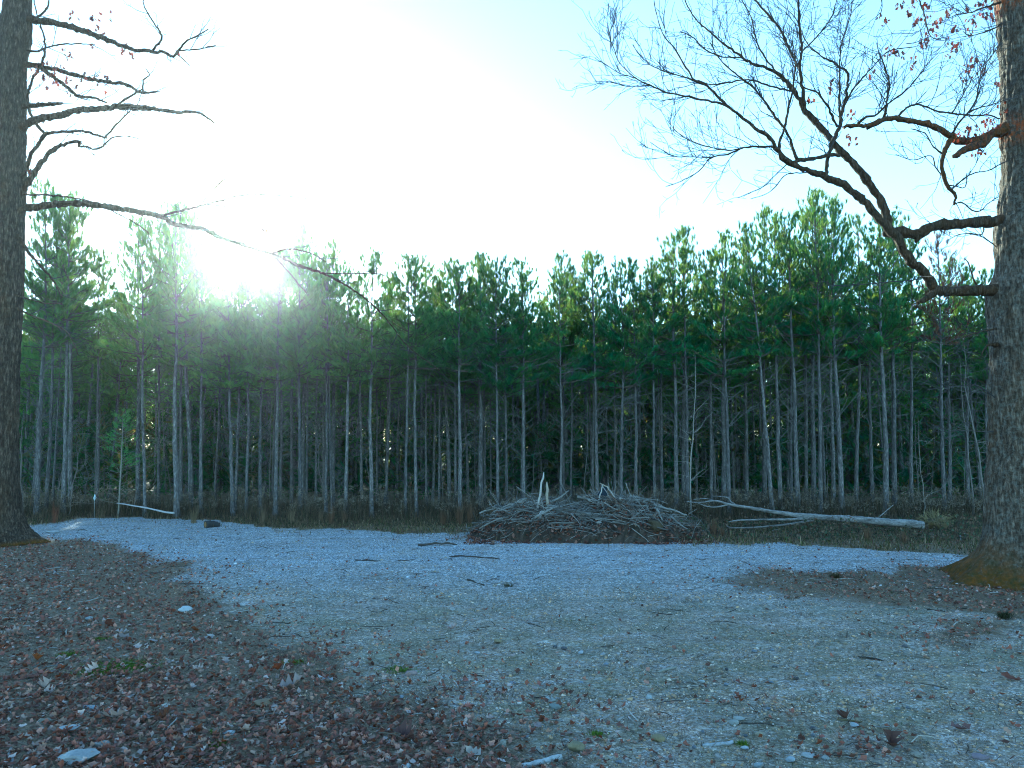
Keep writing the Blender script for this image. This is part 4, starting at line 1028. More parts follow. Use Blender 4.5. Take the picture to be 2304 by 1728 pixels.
rock(1399, 1190, 40, 30, (.11, .085, .055), 'rounded tan clod lying in the brush pile beside the cut logs', 'clod', 3, name='earth_clod', at=pb(1399, 1185, -1.2))
rock(1474, 1195, 34, 26, (.10, .08, .045), 'rounded tan clod on the right slope of the brush pile', 'clod', 4, name='earth_clod', at=pb(1474, 1188, -1.2))
rock(1428, 1195, 10, 10, (.36, .27, .2), 'small pinkish stone on the brush pile between the two clods', 'rock', 6, at=pb(1428, 1186, -1.35))

# ------------------------------------------------------------------ fallen log and root mass
DLg = 20.9
def logpt(px, py, d=0.0): return P(px, py, DLg + d)
base = logpt(2074, 1182); base[2] = 0
lg = thing('fallen_log', 'long pale fallen tree trunk tapering left toward the brush pile', 'log', base)
def log_part(name, pts, cap=True, sides=16, col=(.19, .19, .19)):
    W = np.array([np.append(logpt(x, y, d), .84 * r / FPX * DLg) for x, y, r, d in pts])
    l = smooth_line(W, .06); l[:, :3] += RNG.normal(size=(len(l), 3)) * np.minimum(.07 * l[:, 3:4], .007)
    b = Buf(); tube(b, l[:, :3], np.maximum(l[:, 3], .006), sides, col, cap=cap, rough=.05)
    return part(name, b, M_LOG, lg, True)
log_part('trunk', [(2076, 1182, 11.5, 0), (2040, 1178, 10.5, 0), (1973, 1173, 9.5, .1), (1920, 1168, 9, .2), (1863, 1165, 8.2, .25), (1809, 1161, 7.6, .3), (1754, 1154, 5.5, .3), (1689, 1143, 4.4, .3), (1645, 1136, 3.6, .25), (1609, 1127, 2.4, .2), (1573, 1131, 1.5, .1), (1545, 1128, .9, 0)])
log_part('branch', [(1660, 1139, 3, .27), (1645, 1129, 2, .3), (1638, 1120, 1.6, .4), (1622, 1117, 1.2, .5), (1600, 1116, .8, .6)], sides=6)
log_part('branch', [(1640, 1135, 2.4, .25), (1610, 1141, 1.8, .1), (1590, 1139, 1.4, 0), (1570, 1132, 1, -.1)], sides=6)
log_part('branch', [(1820, 1166, 4, .3), (1770, 1169, 3.2, .1), (1718, 1169, 2.6, -.1), (1660, 1171, 2, -.3), (1640, 1174, 1.4, -.4)], sides=8)
log_part('branch', [(1830, 1170, 3.6, .3), (1770, 1180, 3, -.1), (1710, 1186, 2.6, -.4), (1650, 1188, 2, -.6), (1635, 1184, 1.4, -.7)], sides=8, col=(.12, .115, .11))
log_part('branch', [(1609, 1127, 1.6, .2), (1590, 1122, 1.2, .3), (1560, 1124, .8, .4)], sides=5)
log_part('branch', [(1972, 1170, 2, .1), (1984, 1158, 1.4, .2), (2010, 1136, .9, .4)], sides=5)
# yellowish root mass behind the butt
p = on_ground(2105, 1186); p[1] = 21.4; p[0] = P(2105, 1186, 21.4)[0]
rt = thing('root_mass', 'ragged yellowish brown root mass behind the butt of the fallen log', 'roots', p)
b = Buf(); V, F = ico(3, 77, .4, 1.0)
b.add(V * (.30, .25, .26) + p + (0, 0, .24), F, None, np.array((.11, .09, .045)) * U(.4, 1.5, len(V))[:, None]); part('earth_core', b, M_STONE, rt)
b = Buf()
for _ in range(75):
    d = rand_unit(1)[0]; d[2] = abs(d[2]) * .8; q = p + d * (.25, .22, .2) + (0, 0, .24)
    grow(b, q, d + (0, 0, U(-.2, .4)), U(.15, .42), U(.006, .018), 1, np.array((.20, .17, .09)) * U(.5, 1.4), -.03, .3, .08, 4, 4)
part('roots', b, M_TWIG, rt, kind='stuff')
# thin fallen pole on the left, dark log end, flagging
stick_thing('fallen_pole', P(392, 1156, 24.6), P(262, 1131, 25.6), .035, .02, (.42, .42, .42), 'thin pale fallen pole slanting through the weeds at the left wood edge', 'pole', bow=.004)
p = on_ground(470, 1186)
b = Buf(); L = np.array([p + (-.08, -.06, .10), p + (.03, .10, .09), p + (.16, .34, .04)])
tube(b, smooth_line(L, .06), np.linspace(.12, .085, len(smooth_line(L, .06))), 14, (.045, .045, .045), cap=True, rough=.07)
lo = single('log_end', b, M_WOOD, 'dark stubby log end lying at the far left edge of the gravel', 'log', p, None, True)
b = Buf(); tube(b, [L[0] + (-.006, -.006, 0), L[0] + (-.012, -.012, 0)], [.085, .07], 12, (.22, .14, .06), cap=True); part('cut_face', b, M_WOOD, lo)
pf = P(213, 1120, 25.2)
b = Buf(); V, F = ico(2, 5, .5, 1.4); b.add(V * (.055, .05, .075) + pf, F, None, (.55, .66, .70))
tube(b, [pf + (0, 0, -.05), (pf[0] + .02, pf[1], gz(pf[0], pf[1]) - .03)], [.008, .008], 4, (.3, .3, .3))
single('marker_flag', b, M_STONE, 'small pale blue white marker standing among weeds on the left', 'marker', (pf[0], pf[1], 0))

# ------------------------------------------------------------------ undergrowth along the wood
def blades(buf, B, az, L, w, lean, cols, droop=.3):
    n = len(B); h = np.stack([np.cos(az), np.sin(az), np.zeros(n)], 1); s = np.stack([-np.sin(az + U(-1, 1, n)), np.cos(az), np.zeros(n)], 1) * w[:, None]
    m = B + h * (L * lean * .45)[:, None] + np.array((0, 0, 1.)) * (L * .6)[:, None]
    t = B + h * (L * (lean + droop * lean))[:, None] + np.array((0, 0, 1.)) * (L * np.maximum(.25, 1 - lean * .6))[:, None]
    V = np.stack([B + s, B - s, m - s * .7, m + s * .7, t], 1).reshape(-1, 3); o = np.arange(n)[:, None] * 5
    buf.add(V, o + np.array((3, 2, 4)), o + np.array((0, 1, 2, 3)), np.repeat(cols, 5, 0))
wd = Buf(); n = 60000
y = 22.4 + 6.5 * RNG.random(n); x = U(-.80, .80, n) * y
l_, v_, _ = zones(x, y, .2, 3)
ok = (v_ > .6) & (((x - PX0) / 3.2) ** 2 + ((y - PY0) / 1.8) ** 2 > 1)
x, y = x[ok], y[ok]; n = len(x)
clump = .5 + .5 * np.sin(1.9 * x + 2 * np.sin(.8 * y)) * np.sin(1.1 * y + 1.7 * x)
deep = np.clip((y - 23.3) / 2.2, 0, 1)
Lh = (.08 + .85 * deep * clump ** 1.2 + .12 * RNG.random(n)) * U(.5, 1.3, n)
pal = np.array([(.12, .088, .055), (.08, .066, .04), (.17, .12, .075), (.06, .07, .035), (.065, .052, .038)])
blades(wd, np.stack([x, y, gz(x, y) - .01], 1), U(0, 6.28, n), Lh, U(.004, .010, n), U(.05, .6, n), pal[RNG.integers(5, size=n)] * U(.6, 1.4, n)[:, None])
# stalks with seed heads
n = 2600; y = U(23.3, 27.5, n); x = U(-.78, .78, n) * y
l_, v_, _ = zones(x, y, .1, 2); ok = v_ > .7; x, y = x[ok], y[ok]; n = len(x)
for i in range(n):
    h = U(.35, 1.05); p = np.array((x[i], y[i], gz(x[i], y[i]))); t = p + (RNG.normal() * .07, RNG.normal() * .07, h); c = np.array((.12, .095, .065)) * U(.5, 1.4)
    tube(wd, [p, (p + t) / 2 + RNG.normal(size=3) * .015, t], [.005, .004, .003], 3, c)
    k = int(U(3, 10)); cc = np.repeat([np.array((.19, .165, .13)) * U(.4, 1.5)], k, 0)
    tufts(wd, t + RNG.normal(size=(k, 3)) * (.06, .06, .05), norm(rand_unit(k) + (0, 0, .4)), U(.04, .09, k), 3, .010, cc)
# grass and litter of the verge, between drive and weeds
n = 46000; y = U(17.5, 25, n); x = U(-.78, .78, n) * y
l_, v_, _ = zones(x, y, .3, 5); pt = .5 + .5 * np.sin(2.3 * x + 1.7 * np.sin(1.4 * y)) * np.sin(1.9 * y - .8 * x)
ok = (RNG.random(n) < v_ ** 1.5 * (.25 + .75 * pt)) & (((x - PX0) / 3.3) ** 2 + ((y - PY0) / 1.8) ** 2 > 1); x, y = x[ok], y[ok]; n = len(x)
pal = np.array([(.09, .11, .035), (.16, .13, .065), (.24, .17, .10), (.13, .08, .055), (.32, .25, .17)])
blades(wd, np.stack([x, y, gz(x, y) - .01], 1), U(0, 6.28, n), U(.05, .2, n) * np.where(RNG.random(n) < .06, 2.2, 1), U(.005, .012, n), U(.1, 1.0, n), pal[RNG.integers(5, size=n)] * U(.5, 1.4, n)[:, None])
# leafy green-brown shrubs near the log and the pile's right end
sh = Buf(); n = 5200
y = U(18.9, 23.5, n); x = U(.13, .66, n) * y
l_, v_, _ = zones(x, y, .12, 2); c2 = np.sin(2.7 * x + 1.2) * np.sin(2.1 * y + .9 * x)
ok = (v_ > .75) & (c2 > -.2); x, y, c2 = x[ok], y[ok], c2[ok]; n = len(x)
z = gz(x, y) + RNG.random(n) * (.14 + .5 * np.maximum(c2, 0)); g = U(.6, 1.7, n)[:, None]
cc = np.where((RNG.random(n) < .5)[:, None], np.array((.06, .085, .05)), np.array((.13, .095, .065))) * g
scatter(sh, LT[:3], np.stack([x, y, z], 1), U(.04, .10, n), rot_mats(U(0, 6.3, n), RNG.normal(size=n) * .8, RNG.normal(size=n) * .8), cc)
for i in range(0, n, 3):
    p = np.array((x[i], y[i], gz(x[i], y[i]))); tube(sh, [p, p + (RNG.normal() * .06, RNG.normal() * .06, (z[i] - p[2]) + .1)], [.004, .0025], 3, np.array((.10, .085, .07)) * U(.5, 1.3))
tag(link('low_brambles', sh.mesh('low_brambles', M_LEAF)), 'low green and brown brambles below the fallen log', 'brambles', None, 'stuff')
tag(link('weeds', wd.mesh('weeds', M_BLADE)), 'brown dry weeds and stalks along the foot of the wood', 'weeds', None, 'stuff')
# short grass on the verge and thin in the drive
gr = Buf(); n = 95000
x, y = frustum_pts(n, 4.2, 25, 1.0, 1.05)
l_, v_, b_ = zones(x, y, .15, 3)
patch = .5 + .5 * np.sin(1.3 * x + 1.2 * np.sin(.9 * y + .5)) * np.sin(1.0 * y + .7 * x)
pr = np.where(v_ > .5, 1.0, np.where(l_ > .3, np.where((x > 2.5) & (y > 7), 1, .4), .06 + .75 * (1 - b_) * patch))
ok = RNG.random(n) < pr; x, y, v_ = x[ok], y[ok], v_[ok]; n = len(x)
pal = np.array([(.055, .08, .022), (.10, .10, .04), (.17, .135, .07), (.24, .18, .10), (.05, .06, .025)])
blades(gr, np.stack([x, y, gz(x, y) - .006], 1), U(0, 6.28, n), U(.015, .055, n) * (1 + 1.8 * v_), (.0009 + .00025 * y) * U(.5, 1.2, n) * (1 + .8 * v_), U(.2, 1.3, n), pal[RNG.integers(5, size=n)] * U(.5, 1.4, n)[:, None])
tag(link('short_grass', gr.mesh('short_grass', M_BLADE)), 'thin short grass sprouting through litter and gravel', 'grass', None, 'stuff')
# pine needles and straw lying about
nd = Buf(); n = 110000
x, y = frustum_pts(n, 4.2, 17, 1.35, 1.05)
l_, v_, b_ = zones(x, y, .2, 3); ok = RNG.random(n) < np.where(l_ > .4, 1, .5 * (1.1 - b_)); x, y = x[ok], y[ok]; n = len(x)
a = U(0, 6.28, n); L = U(.04, .13, n); h = np.stack([np.cos(a), np.sin(a), RNG.normal(size=n) * .12], 1); s = np.stack([-np.sin(a), np.cos(a), a * 0], 1) * (.0007 + .00016 * y)[:, None]
c = np.stack([x, y, gz(x, y) + U(.004, .03, n)], 1)
V = np.stack([c - h * L[:, None] / 2 + s, c - h * L[:, None] / 2 - s, c + h * L[:, None] / 2 - s, c + h * L[:, None] / 2 + s], 1).reshape(-1, 3)
pal = np.array([(.12, .075, .045), (.20, .14, .085), (.07, .05, .035), (.30, .25, .18)])
nd.add(V, None, np.arange(n * 4).reshape(-1, 4), np.repeat(pal[RNG.integers(4, size=n)] * U(.6, 1.3, n)[:, None], 4, 0))
tag(link('pine_straw', nd.mesh('pine_straw', M_BLADE)), 'brown fallen pine needles strewn over the leaf litter', 'pine straw', None, 'stuff')

# ------------------------------------------------------------------ leaf litter and gravel
lt = Buf()
for n, y0, y1, pw, temps in ((15000, 4.2, 8, 1.1, LT[:4]), (105000, 4.2, 25, 1.25, LS)):
    x, y = frustum_pts(n, y0, y1, pw, 1.1)
    l_, v_, b_ = zones(x, y, .8, 12)
    patch = .55 + .45 * np.sin(2.0 * x + 1.5 * np.sin(1.1 * y)) * np.sin(1.7 * y + .9 * x + 1)
    ok = RNG.random(n) < np.where(v_ > .5, .22, np.where(l_ > .08, l_ ** 1.2 * (.5 + .5 * patch) * np.where((x > 2.5) & (y > 7), .75, 1), .012)); x, y = x[ok], y[ok]; n = len(x)
    pos = np.stack([x, y, gz(x, y) + U(.002, .035, n)], 1)
    scatter(lt, temps, pos, U(.03, .075, n), rot_mats(U(0, 6.28, n), RNG.normal(size=n) * .5, RNG.normal(size=n) * .5), leaf_cols(n, .085, .06))
tag(link('leaf_litter', lt.mesh('leaf_litter', M_LEAF)), 'dark brown fallen leaves covering the ground on the left', 'leaves', None, 'stuff')
def stone_cols(n):
    pal = np.array([(.21, .24, .29), (.15, .165, .19), (.31, .335, .37), (.26, .22, .16), (.30, .25, .18), (.10, .10, .11), (.40, .40, .40), (.20, .17, .13)])
    return pal[RNG.integers(len(pal), size=n)] * U(.75, 1.6, n)[:, None]
gv = Buf()
for n, y0, y1, pw, temps, r0, r1, big in ((26000, 4.2, 7.5, 1.2, ST, .006, .015, .02), (42000, 7, 12.5, 1.15, OT, .008, .017, .025), (62000, 12, 25, 1.0, OT, .011, .022, .03)):
    x, y = frustum_pts(n, y0, y1, pw, 1.03)
    l_, v_, b_ = zones(x, y, .3, 5); patch = .5 + .5 * np.sin(1.6 * x + 2) * np.sin(1.9 * y + .8 * x)
    ok = RNG.random(n) < np.where(v_ > .5, .05, np.where(l_ > .5, .2, .5 + .45 * patch)); x, y = x[ok], y[ok]; n = len(x)
    sz = r0 + (r1 - r0) * RNG.random(n) ** 2.0 + np.where(RNG.random(n) < .015, U(.3, 1, n) * big, 0)
    scatter(gv, temps, np.stack([x, y, gz(x, y) + sz * .15], 1), sz, rot_mats(U(0, 6.28, n), U(-.5, .5, n), U(-.5, .5, n)), stone_cols(n) * np.where(b_[ok] < .5, 1, 0)[:, None] * (1.3, 1.08, .85) + stone_cols(n) * np.where(b_[ok] < .5, 0, 1.1)[:, None])
tag(link('gravel', gv.mesh('gravel', M_STONE)), 'loose grey gravel stones strewn over the drive', 'gravel', None, 'stuff')
# fallen twigs
ft = Buf()
for _ in range(2600):
    y = 4.3 + 19 * RNG.random() ** 1.4; x = U(-1, 1) * (y * .72 + 1)
    l_, v_, _b = zones(np.array([x]), np.array([y]), .3, 2)
    if RNG.random() > (1.0 if l_[0] > .4 else .3): continue
    a = U(0, 6.28); L = U(.06, .38); p = np.array((x, y, gz(x, y) + U(.008, .03))); d = np.array((math.cos(a), math.sin(a), RNG.normal() * .06))
    r = U(.0022, .0055) * (1 + .05 * y); tube(ft, stick_line(p - d * L / 2, p + d * L / 2, 4, .07), [r, r, r * .8, r * .5], 3, np.array([(.10, .085, .07), (.05, .042, .036), (.26, .25, .23)][int(RNG.integers(3))]) * U(.7, 1.3))
tag(link('fallen_twigs', ft.mesh('fallen_twigs', M_TWIG)), 'thin broken twigs strewn over litter and gravel', 'twigs', None, 'stuff')
# moss cushions
ms = Buf()
for px, py, rx, ry, k in [(264, 1506, .42, .30, 900), (225, 1518, .25, .2, 420), (300, 1497, .28, .2, 420), (153, 1478, .14, .12, 200), (490, 1676, .07, .06, 120), (230, 1444, .10, .08, 140), (660, 1492, .16, .12, 160), (895, 1505, .18, .12, 200), (1670, 1675, .06, .05, 90), (482, 1648, .05, .05, 70), (1340, 1655, .08, .06, 110)]:
    p = on_ground(px, py); q = RNG.normal(size=(k, 2)) * .45
    xx, yy = p[0] + q[:, 0] * rx, p[1] + q[:, 1] * ry
    tufts(ms, np.stack([xx, yy, gz(xx, yy) + .008], 1), norm(rand_unit(k) * .5 + (0, 0, 1)), U(.012, .028, k), 5, .0028, np.array((.12, .19, .02)) * U(.5, 1.3, k)[:, None], 1.0)
tag(link('moss', ms.mesh('moss', M_BLADE)), 'bright green moss cushions between the leaves on the left', 'moss', None, 'stuff')

# ------------------------------------------------------------------ single stones, leaves and sticks that can be picked out
for k, (px, py, w, h, c, lab) in enumerate([
    (180, 1712, 84, 26, (.40, .42, .43), 'largest pale flat rock, half buried in leaves at the bottom left'),
    (228, 1682, 40, 14, (.34, .33, .31), 'pale rock just above the largest flat rock at bottom left'),
    (155, 1646, 46, 12, (.52, .54, .55), 'long whitish flat stone above the largest rock at bottom left'),
    (100, 1630, 28, 14, (.26, .25, .2), 'olive grey stone left of the long whitish stone'),
    (92, 1650, 20, 12, (.42, .41, .36), 'small pale stone below the olive grey one at far left'),
    (205, 1602, 36, 12, (.32, .36, .40), 'bluish grey flat stone among leaves on the left'),
    (514, 1652, 30, 8, (.50, .55, .58), 'thin whitish sliver of stone near the small moss tuft'),
    (594, 1584, 40, 18, (.26, .19, .12), 'rounded tan stone among leaves left of centre bottom'),
    (417, 1380, 28, 14, (.58, .62, .64), 'white stone at the leaf edge left of the drive'),
    (200, 1402, 18, 10, (.42, .46, .48), 'small bluish stone in the leaves below the left oak'),
    (545, 1366, 18, 8, (.55, .56, .56), 'small white stone on the gravel right of the leaf edge'),
    (120, 1199, 30, 7, (.60, .63, .65), 'white flat slab on the ground right of the left oak'),
    (1297, 1688, 36, 27, (.27, .24, .15), 'blocky tan stone at the bottom centre'),
    (1480, 1668, 31, 17, (.30, .25, .14), 'wedge shaped tan stone right of the blocky one'),
    (1131, 1676, 22, 18, (.36, .35, .30), 'pale standing pebble left of the blocky tan stone'),
    (955, 1705, 17, 10, (.52, .51, .44), 'cream round pebble at the bottom centre left'),
    (938, 1571, 15, 8, (.58, .62, .62), 'small white stone right of the brown leaf patch'),
    (1084, 1542, 18, 7, (.46, .49, .46), 'pale oval stone in the gravel, centre foreground'),
    (1235, 1573, 26, 9, (.48, .50, .47), 'flat pale stone right of the pale oval one'),
    (1250, 1590, 30, 12, (.27, .30, .28), 'grey green stone just below the flat pale stone'),
    (1016, 1716, 30, 16, (.27, .27, .24), 'grey stone at the bottom edge, left of the pale stick'),
    (914, 1727, 24, 10, (.56, .59, .60), 'white stone cut by the bottom edge, left of centre'),
    (924, 1513, 27, 11, (.42, .32, .30), 'pinkish stone at the end of the brown leaf patch'),
    (1119, 1440, 17, 9, (.32, .27, .16), 'small tan stone alone in mid gravel'),
    (1461, 1570, 16, 12, (.48, .52, .54), 'small white upright stone right of centre foreground'),
    (1675, 1684, 18, 9, (.55, .58, .60), 'white pebble right of the pale stick on the right'),
    (1652, 1624, 24, 12, (.40, .41, .38), 'pale stone left of the dark leaf heap'),
    (1662, 1614, 26, 10, (.44, .45, .42), 'upper pale stone left of the dark leaf heap'),
    (1708, 1651, 17, 10, (.42, .37, .26), 'cream tan pebble below the dark leaf heap'),
    (1921, 1626, 22, 9, (.46, .50, .52), 'pale stone right of the dark leaf heap'),
    (1779, 1713, 20, 14, (.40, .46, .52), 'bluish pebble near the bottom edge on the right'),
    (1706, 1724, 24, 12, (.36, .40, .42), 'grey pebble at the bottom edge on the right'),
    (1817, 1702, 28, 10, (.45, .47, .48), 'long pale stone left of the bottom right leaf patch'),
    (1857, 1706, 18, 9, (.40, .43, .44), 'pale oval pebble touching the bottom right leaf patch'),
    (2064, 1695, 28, 11, (.37, .34, .27), 'tan flat stone right of the bottom right leaf patch'),
    (2206, 1702, 36, 10, (.31, .25, .28), 'purplish flat stone near the bottom right corner'),
    (1578, 1530, 14, 8, (.52, .55, .56), 'small white stone in the gravel right of centre'),
    (2213, 1509, 12, 7, (.60, .62, .62), 'tiny bright stone in the gravel far right'),
    (2071, 1553, 14, 8, (.46, .49, .51), 'small pale stone in the gravel on the right'),
    (2172, 1290, 18, 9, (.46, .54, .58), 'bluish white stone at the mossy foot of the right oak'),
    (2233, 1309, 22, 8, (.36, .42, .44), 'grey flat stone below the mossy foot of the right oak'),
    (1700, 1291, 14, 7, (.50, .52, .53), 'white stone at the near edge of the right gravel spur')]):
    rock(px, py, w, h, c, lab, 'stone', k, name='stone', sub=3 if w > 24 else 2)
# more loose stones the eye can pick out but not name
cnt = 0
while cnt < 70:
    px, py = U(560, 2290), U(1440, 1725)
    g = G(px, py); l_, v_, _ = zones(np.array([g[0]]), np.array([g[1]]), .1, 2)
    if l_[0] > .5: continue
    rock(px, py, U(9, 15), U(5, 8), stone_cols(1)[0] * 1.1, 'small loose stone lying among the foreground gravel', 'stone', 200 + cnt, name='stone', sub=2, group='loose stones in the foreground gravel')
    cnt += 1

def leaf_thing(px, py, w, col, label, curl=2, tilt=(.2, .2), group=None, yaw=None):
    p = on_ground(px, py); s = w / FPX * p[1]
    V, F = LT[curl]; R = rot_mats(np.array([U(0, 6.28) if yaw is None else yaw]), np.array([tilt[0]]), np.array([tilt[1]]))[0]
    W = V @ R.T * s; W[:, 2] -= W[:, 2].min() - .012
    b = Buf(); b.add(W + p, None, F, np.asarray(col) * .72 * U(.85, 1.15, len(V))[:, None])
    tube(b, [p + W[1] , p + W[1] + (W[1] - W[4]) * .8 + (0, 0, .01)], [.0018, .0012], 3, np.asarray(col) * .7)
    return single('fallen_leaf', b, M_LEAF, label, 'leaf', p, group)
PALE = (.44, .39, .38); RED = (.20, .06, .025); BRN = (.11, .065, .055)
for (px, py, w, c, lab, cu) in [
    (285, 1582, 34, PALE, 'star shaped pale oak leaf lying flat on the left', 1), (257, 1622, 52, PALE, 'long pale crumpled leaf below the star shaped one', 2),
    (333, 1622, 40, PALE, 'pale leaf touching the round brown leaf on the left', 3), (368, 1620, 34, (.17, .085, .055), 'rounded reddish brown leaf beside a pale leaf', 4),
    (370, 1602, 28, (.50, .47, .44), 'narrow whitish leaf above the rounded reddish brown leaf', 1), (417, 1652, 40, (.30, .25, .25), 'curled grey pink leaf with raised tip, lower left', 5),
    (97, 1554, 32, PALE, 'pale curled leaf near the left edge above the stones', 4), (729, 1534, 38, (.48, .49, .52), 'whitish folded leaf at the right of the leaf cover', 5),
    (656, 1545, 50, (.36, .30, .28), 'pale torn leaf left of the whitish folded leaf', 2), (470, 1436, 26, (.48, .46, .45), 'pale leaf at the leaf edge near the drive', 1),
    (274, 1432, 26, (.46, .43, .42), 'pale leaf in the leaf cover left of the drive', 2), (344, 1447, 26, (.42, .38, .37), 'pale leaf right of another in the upper leaf cover', 3),
    (87, 1688, 32, (.36, .33, .37), 'lilac grey leaf left of the largest flat rock', 2), (917, 1660, 50, (.12, .07, .065), 'large dark brown curled leaf in the bottom centre left', 4),
    (1063, 1697, 38, (.46, .42, .38), 'large pale tattered leaf at the bottom centre', 5), (1101, 1618, 20, (.50, .42, .40), 'small pinkish white leaf above the tattered leaf', 2),
    (1209, 1635, 26, (.44, .36, .35), 'pale pink leaf right of centre bottom', 1), (1282, 1654, 24, (.40, .32, .29), 'pale leaf above the blocky tan stone', 3),
    (1016, 1414, 22, (.48, .42, .42), 'single pale leaf out on the mid gravel', 4), (2005, 1672, 46, BRN, 'dark brown curled leaf above the bottom right leaf patch', 4),
    (2272, 1529, 40, (.22, .09, .06), 'reddish leaf on the gravel at the right edge', 1), (2164, 1640, 40, (.20, .12, .11), 'dull red crumpled leaves on the gravel, lower right', 5),
    (441, 1420, 26, (.26, .09, .03), 'orange leaf standing up at the leaf edge by the drive', 5), (83, 1492, 28, (.28, .10, .03), 'bright orange leaf near the left edge', 4),
    (569, 1516, 26, (.22, .06, .025), 'rust red leaf in the dark leaves left of centre', 2), (625, 1509, 28, (.24, .07, .03), 'rust red leaf right of another in the dark leaves', 4),
    (335, 1417, 18, (.24, .09, .035), 'small orange leaf above the pale ones in the leaf cover', 5), (1900, 1612, 34, (.13, .08, .07), 'brown leaf beside the pale stone right of the leaf heap', 4)]:
    leaf_thing(px, py, w, c, lab, cu, (U(-.3, .3), U(-.3, .3)))
for k in range(60):
    t = RNG.random(); px, py = U(0, 900), U(1400, 1725)
    g = G(px, py); l_, _, _ = zones(np.array([g[0]]), np.array([g[1]]), .1, 2)
    if l_[0] < .5: continue
    leaf_thing(px, py, U(14, 26), leaf_cols(1, .35, .15)[0] * 1.15, 'curled fallen leaf lying on top of the litter at left', int(RNG.integers(6)), (RNG.normal() * .35, RNG.normal() * .35), 'leaves lying on the litter')

def ground_stick(a, c, r0, r1, col, label, lift=.0):
    p0, p1 = on_ground(*a), on_ground(*c)
    p0[2] += r0 * .7 + lift; p1[2] += r1 * .7
    return stick_thing('stick', p0, p1, r0, r1, np.array(col) * .65, label, bow=.03)
ground_stick((1168, 1727), (1264, 1708), .021, .026, (.52, .54, .55), 'thick whitish stick at the bottom centre edge')
ground_stick((1582, 1678), (1648, 1672), .014, .017, (.46, .49, .52), 'pale grey stick left of the white pebble, lower right')
ground_stick((1476, 1508), (1520, 1497), .012, .016, (.36, .36, .32), 'short pale stick on the gravel right of centre')
ground_stick((1932, 1477), (1990, 1486), .011, .010, (.05, .048, .042), 'dark straight stick on the gravel at the right')
ground_stick((1052, 1305), (1088, 1315), .022, .016, (.08, .075, .065), 'dark stick lying on the mid gravel')
ground_stick((800, 1260), (850, 1262), .02, .014, (.08, .075, .07), 'dark stick on the far gravel left of centre')
ground_stick((940, 1228), (1030, 1226), .03, .02, (.10, .09, .08), 'long dark stick at the far gravel edge before the brush pile')
ground_stick((1010, 1254), (1125, 1258), .02, .012, (.09, .08, .075), 'dark twig line on the far gravel below the brush pile')
ground_stick((2085, 1373), (2128, 1378), .015, .01, (.06, .055, .045), 'dark stick on the right, below the leaf strip')
ground_stick((22, 1690), (28, 1728), .012, .012, (.36, .36, .37), 'pale bent root stub in the bottom left corner')
ground_stick((590, 1606), (760, 1614), .008, .006, (.28, .27, .25), 'long thin grey twig across the leaves, bottom left of centre')
ground_stick((490, 1640), (640, 1648), .007, .005, (.17, .14, .11), 'thin brown twig among leaves above the whitish sliver')
ground_stick((960, 1650), (1050, 1662), .008, .006, (.2, .18, .16), 'thin grey twig beside the large dark curled leaf')
ground_stick((1663, 1624), (1740, 1628), .008, .006, (.09, .08, .07), 'thin dark twig below the dark leaf heap')
ground_stick((1885, 1613), (1940, 1618), .009, .007, (.20, .16, .08), 'tan twig by the pale stone right of the leaf heap')
ground_stick((720, 1697), (748, 1668), .008, .006, (.36, .37, .38), 'short pale twig pointing up right at the bottom left')
ground_stick((1090, 1585), (1105, 1565), .006, .005, (.3, .3, .28), 'tiny pale twig in the gravel, centre foreground')
ground_stick((2162, 1216), (2176, 1203), .02, .012, (.50, .56, .60), 'pale bent stick standing in the weeds left of the right oak', .02)

# ------------------------------------------------------------------ dry grass tussocks
def tussock(px, py, hpx, label, lean=.25, col=(.17, .105, .065), k=70):
    p = on_ground(px, py); h = hpx / FPX * p[1]; b = Buf(); a = U(0, 6.28, k); r = U(0, .09, k)
    B = np.stack([p[0] + np.cos(a) * r, p[1] + np.sin(a) * r, np.full(k, p[2] - .01)], 1)
    blades(b, B, a, h * U(.55, 1.05, k), U(.003, .006, k), U(.03, lean, k), np.array(col) * U(.55, 1.4, k)[:, None])
    return single('grass_tussock', b, M_BLADE, label, 'grass', p, 'dry grass tussocks along the wood')
tussock(1606, 1206, 46, 'rusty upright grass tussock at the right end of the brush pile')
tussock(1625, 1208, 30, 'shorter rusty grass tussock just right of the pile end tussock')
tussock(1949, 1214, 40, 'tan grass tussock in front of the fallen log')
tussock(2034, 1222, 38, 'orange grass tussock near the butt of the fallen log')
tussock(1056, 1180, 64, 'tall tan grass tussock leaning at the left end of the brush pile', .4)
tussock(1034, 1184, 60, 'tan grass tussock against the pine left of the brush pile')
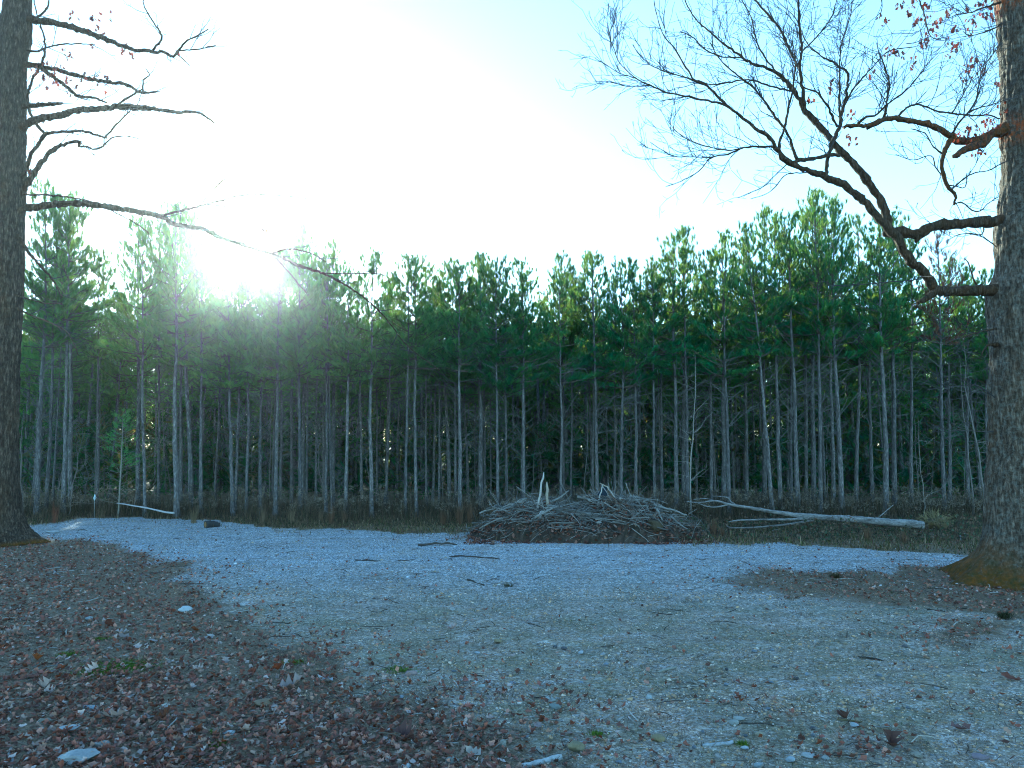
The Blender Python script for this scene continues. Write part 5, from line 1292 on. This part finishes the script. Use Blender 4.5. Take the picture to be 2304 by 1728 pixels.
tussock(997, 1184, 44, 'tan grass tussock second left of the brush pile')
tussock(745, 1178, 58, 'reddish grass tussock between the paired pines left of centre')
tussock(774, 1174, 36, 'short pale grass tussock right of the paired pines')
tussock(592, 1178, 50, 'pale grass tussock before the pines right of the dark log end', col=(.2, .15, .1))
tussock(722, 1174, 40, 'pale grass tussock left of the paired pines', col=(.2, .15, .1))
tussock(655, 1176, 42, 'tan leafy tussock left of the thick pine left of centre', col=(.24, .19, .12))
tussock(436, 1176, 44, 'tan tussock left of the dark log end', col=(.22, .17, .1))
tussock(123, 1178, 56, 'rusty red upright tussock between the first pines by the left oak', .12, (.26, .11, .07), 40)
tussock(1143, 1318, 12, 'small dark grass clump alone on the mid gravel', 1.0, (.06, .06, .03), 70)
tussock(1120, 1346, 14, 'small green grass clump on the mid gravel, left of centre right', 1.0, (.06, .07, .03), 60) if False else None
tussock(1880, 1300, 18, 'dark mossy clump at the near edge of the right gravel spur', 1.0, (.06, .05, .02), 120)
tussock(2260, 1392, 22, 'dark mossy clump right of the leaf strip at the right edge', 1.0, (.04, .045, .02), 160)

# ------------------------------------------------------------------ air: thin haze added mostly to imitate sun glare
hz_m = bpy.data.materials.new('haze'); hz_m.use_nodes = True
nt = hz_m.node_tree; nt.nodes.clear()
ou = nt.nodes.new('ShaderNodeOutputMaterial'); pv = nt.nodes.new('ShaderNodeVolumePrincipled')
pv.inputs['Color'].default_value = (.80, .90, 1, 1); pv.inputs['Density'].default_value = .00034; pv.inputs['Anisotropy'].default_value = .91
nt.links.new(pv.outputs[0], ou.inputs['Volume'])
b = Buf(); xs, ys, zs = (-1600, 1600), (-1600, 1600), (-1.2, 20.0)
V = [(x, y, z) for z in zs for y in ys for x in xs]
b.add(V, None, [(0, 2, 3, 1), (4, 5, 7, 6), (0, 1, 5, 4), (1, 3, 7, 5), (3, 2, 6, 7), (2, 0, 4, 6)])
tag(link('haze', b.mesh('haze', hz_m)), 'thin pale haze added mostly to imitate sun glare before the wood', 'haze', None, 'stuff')
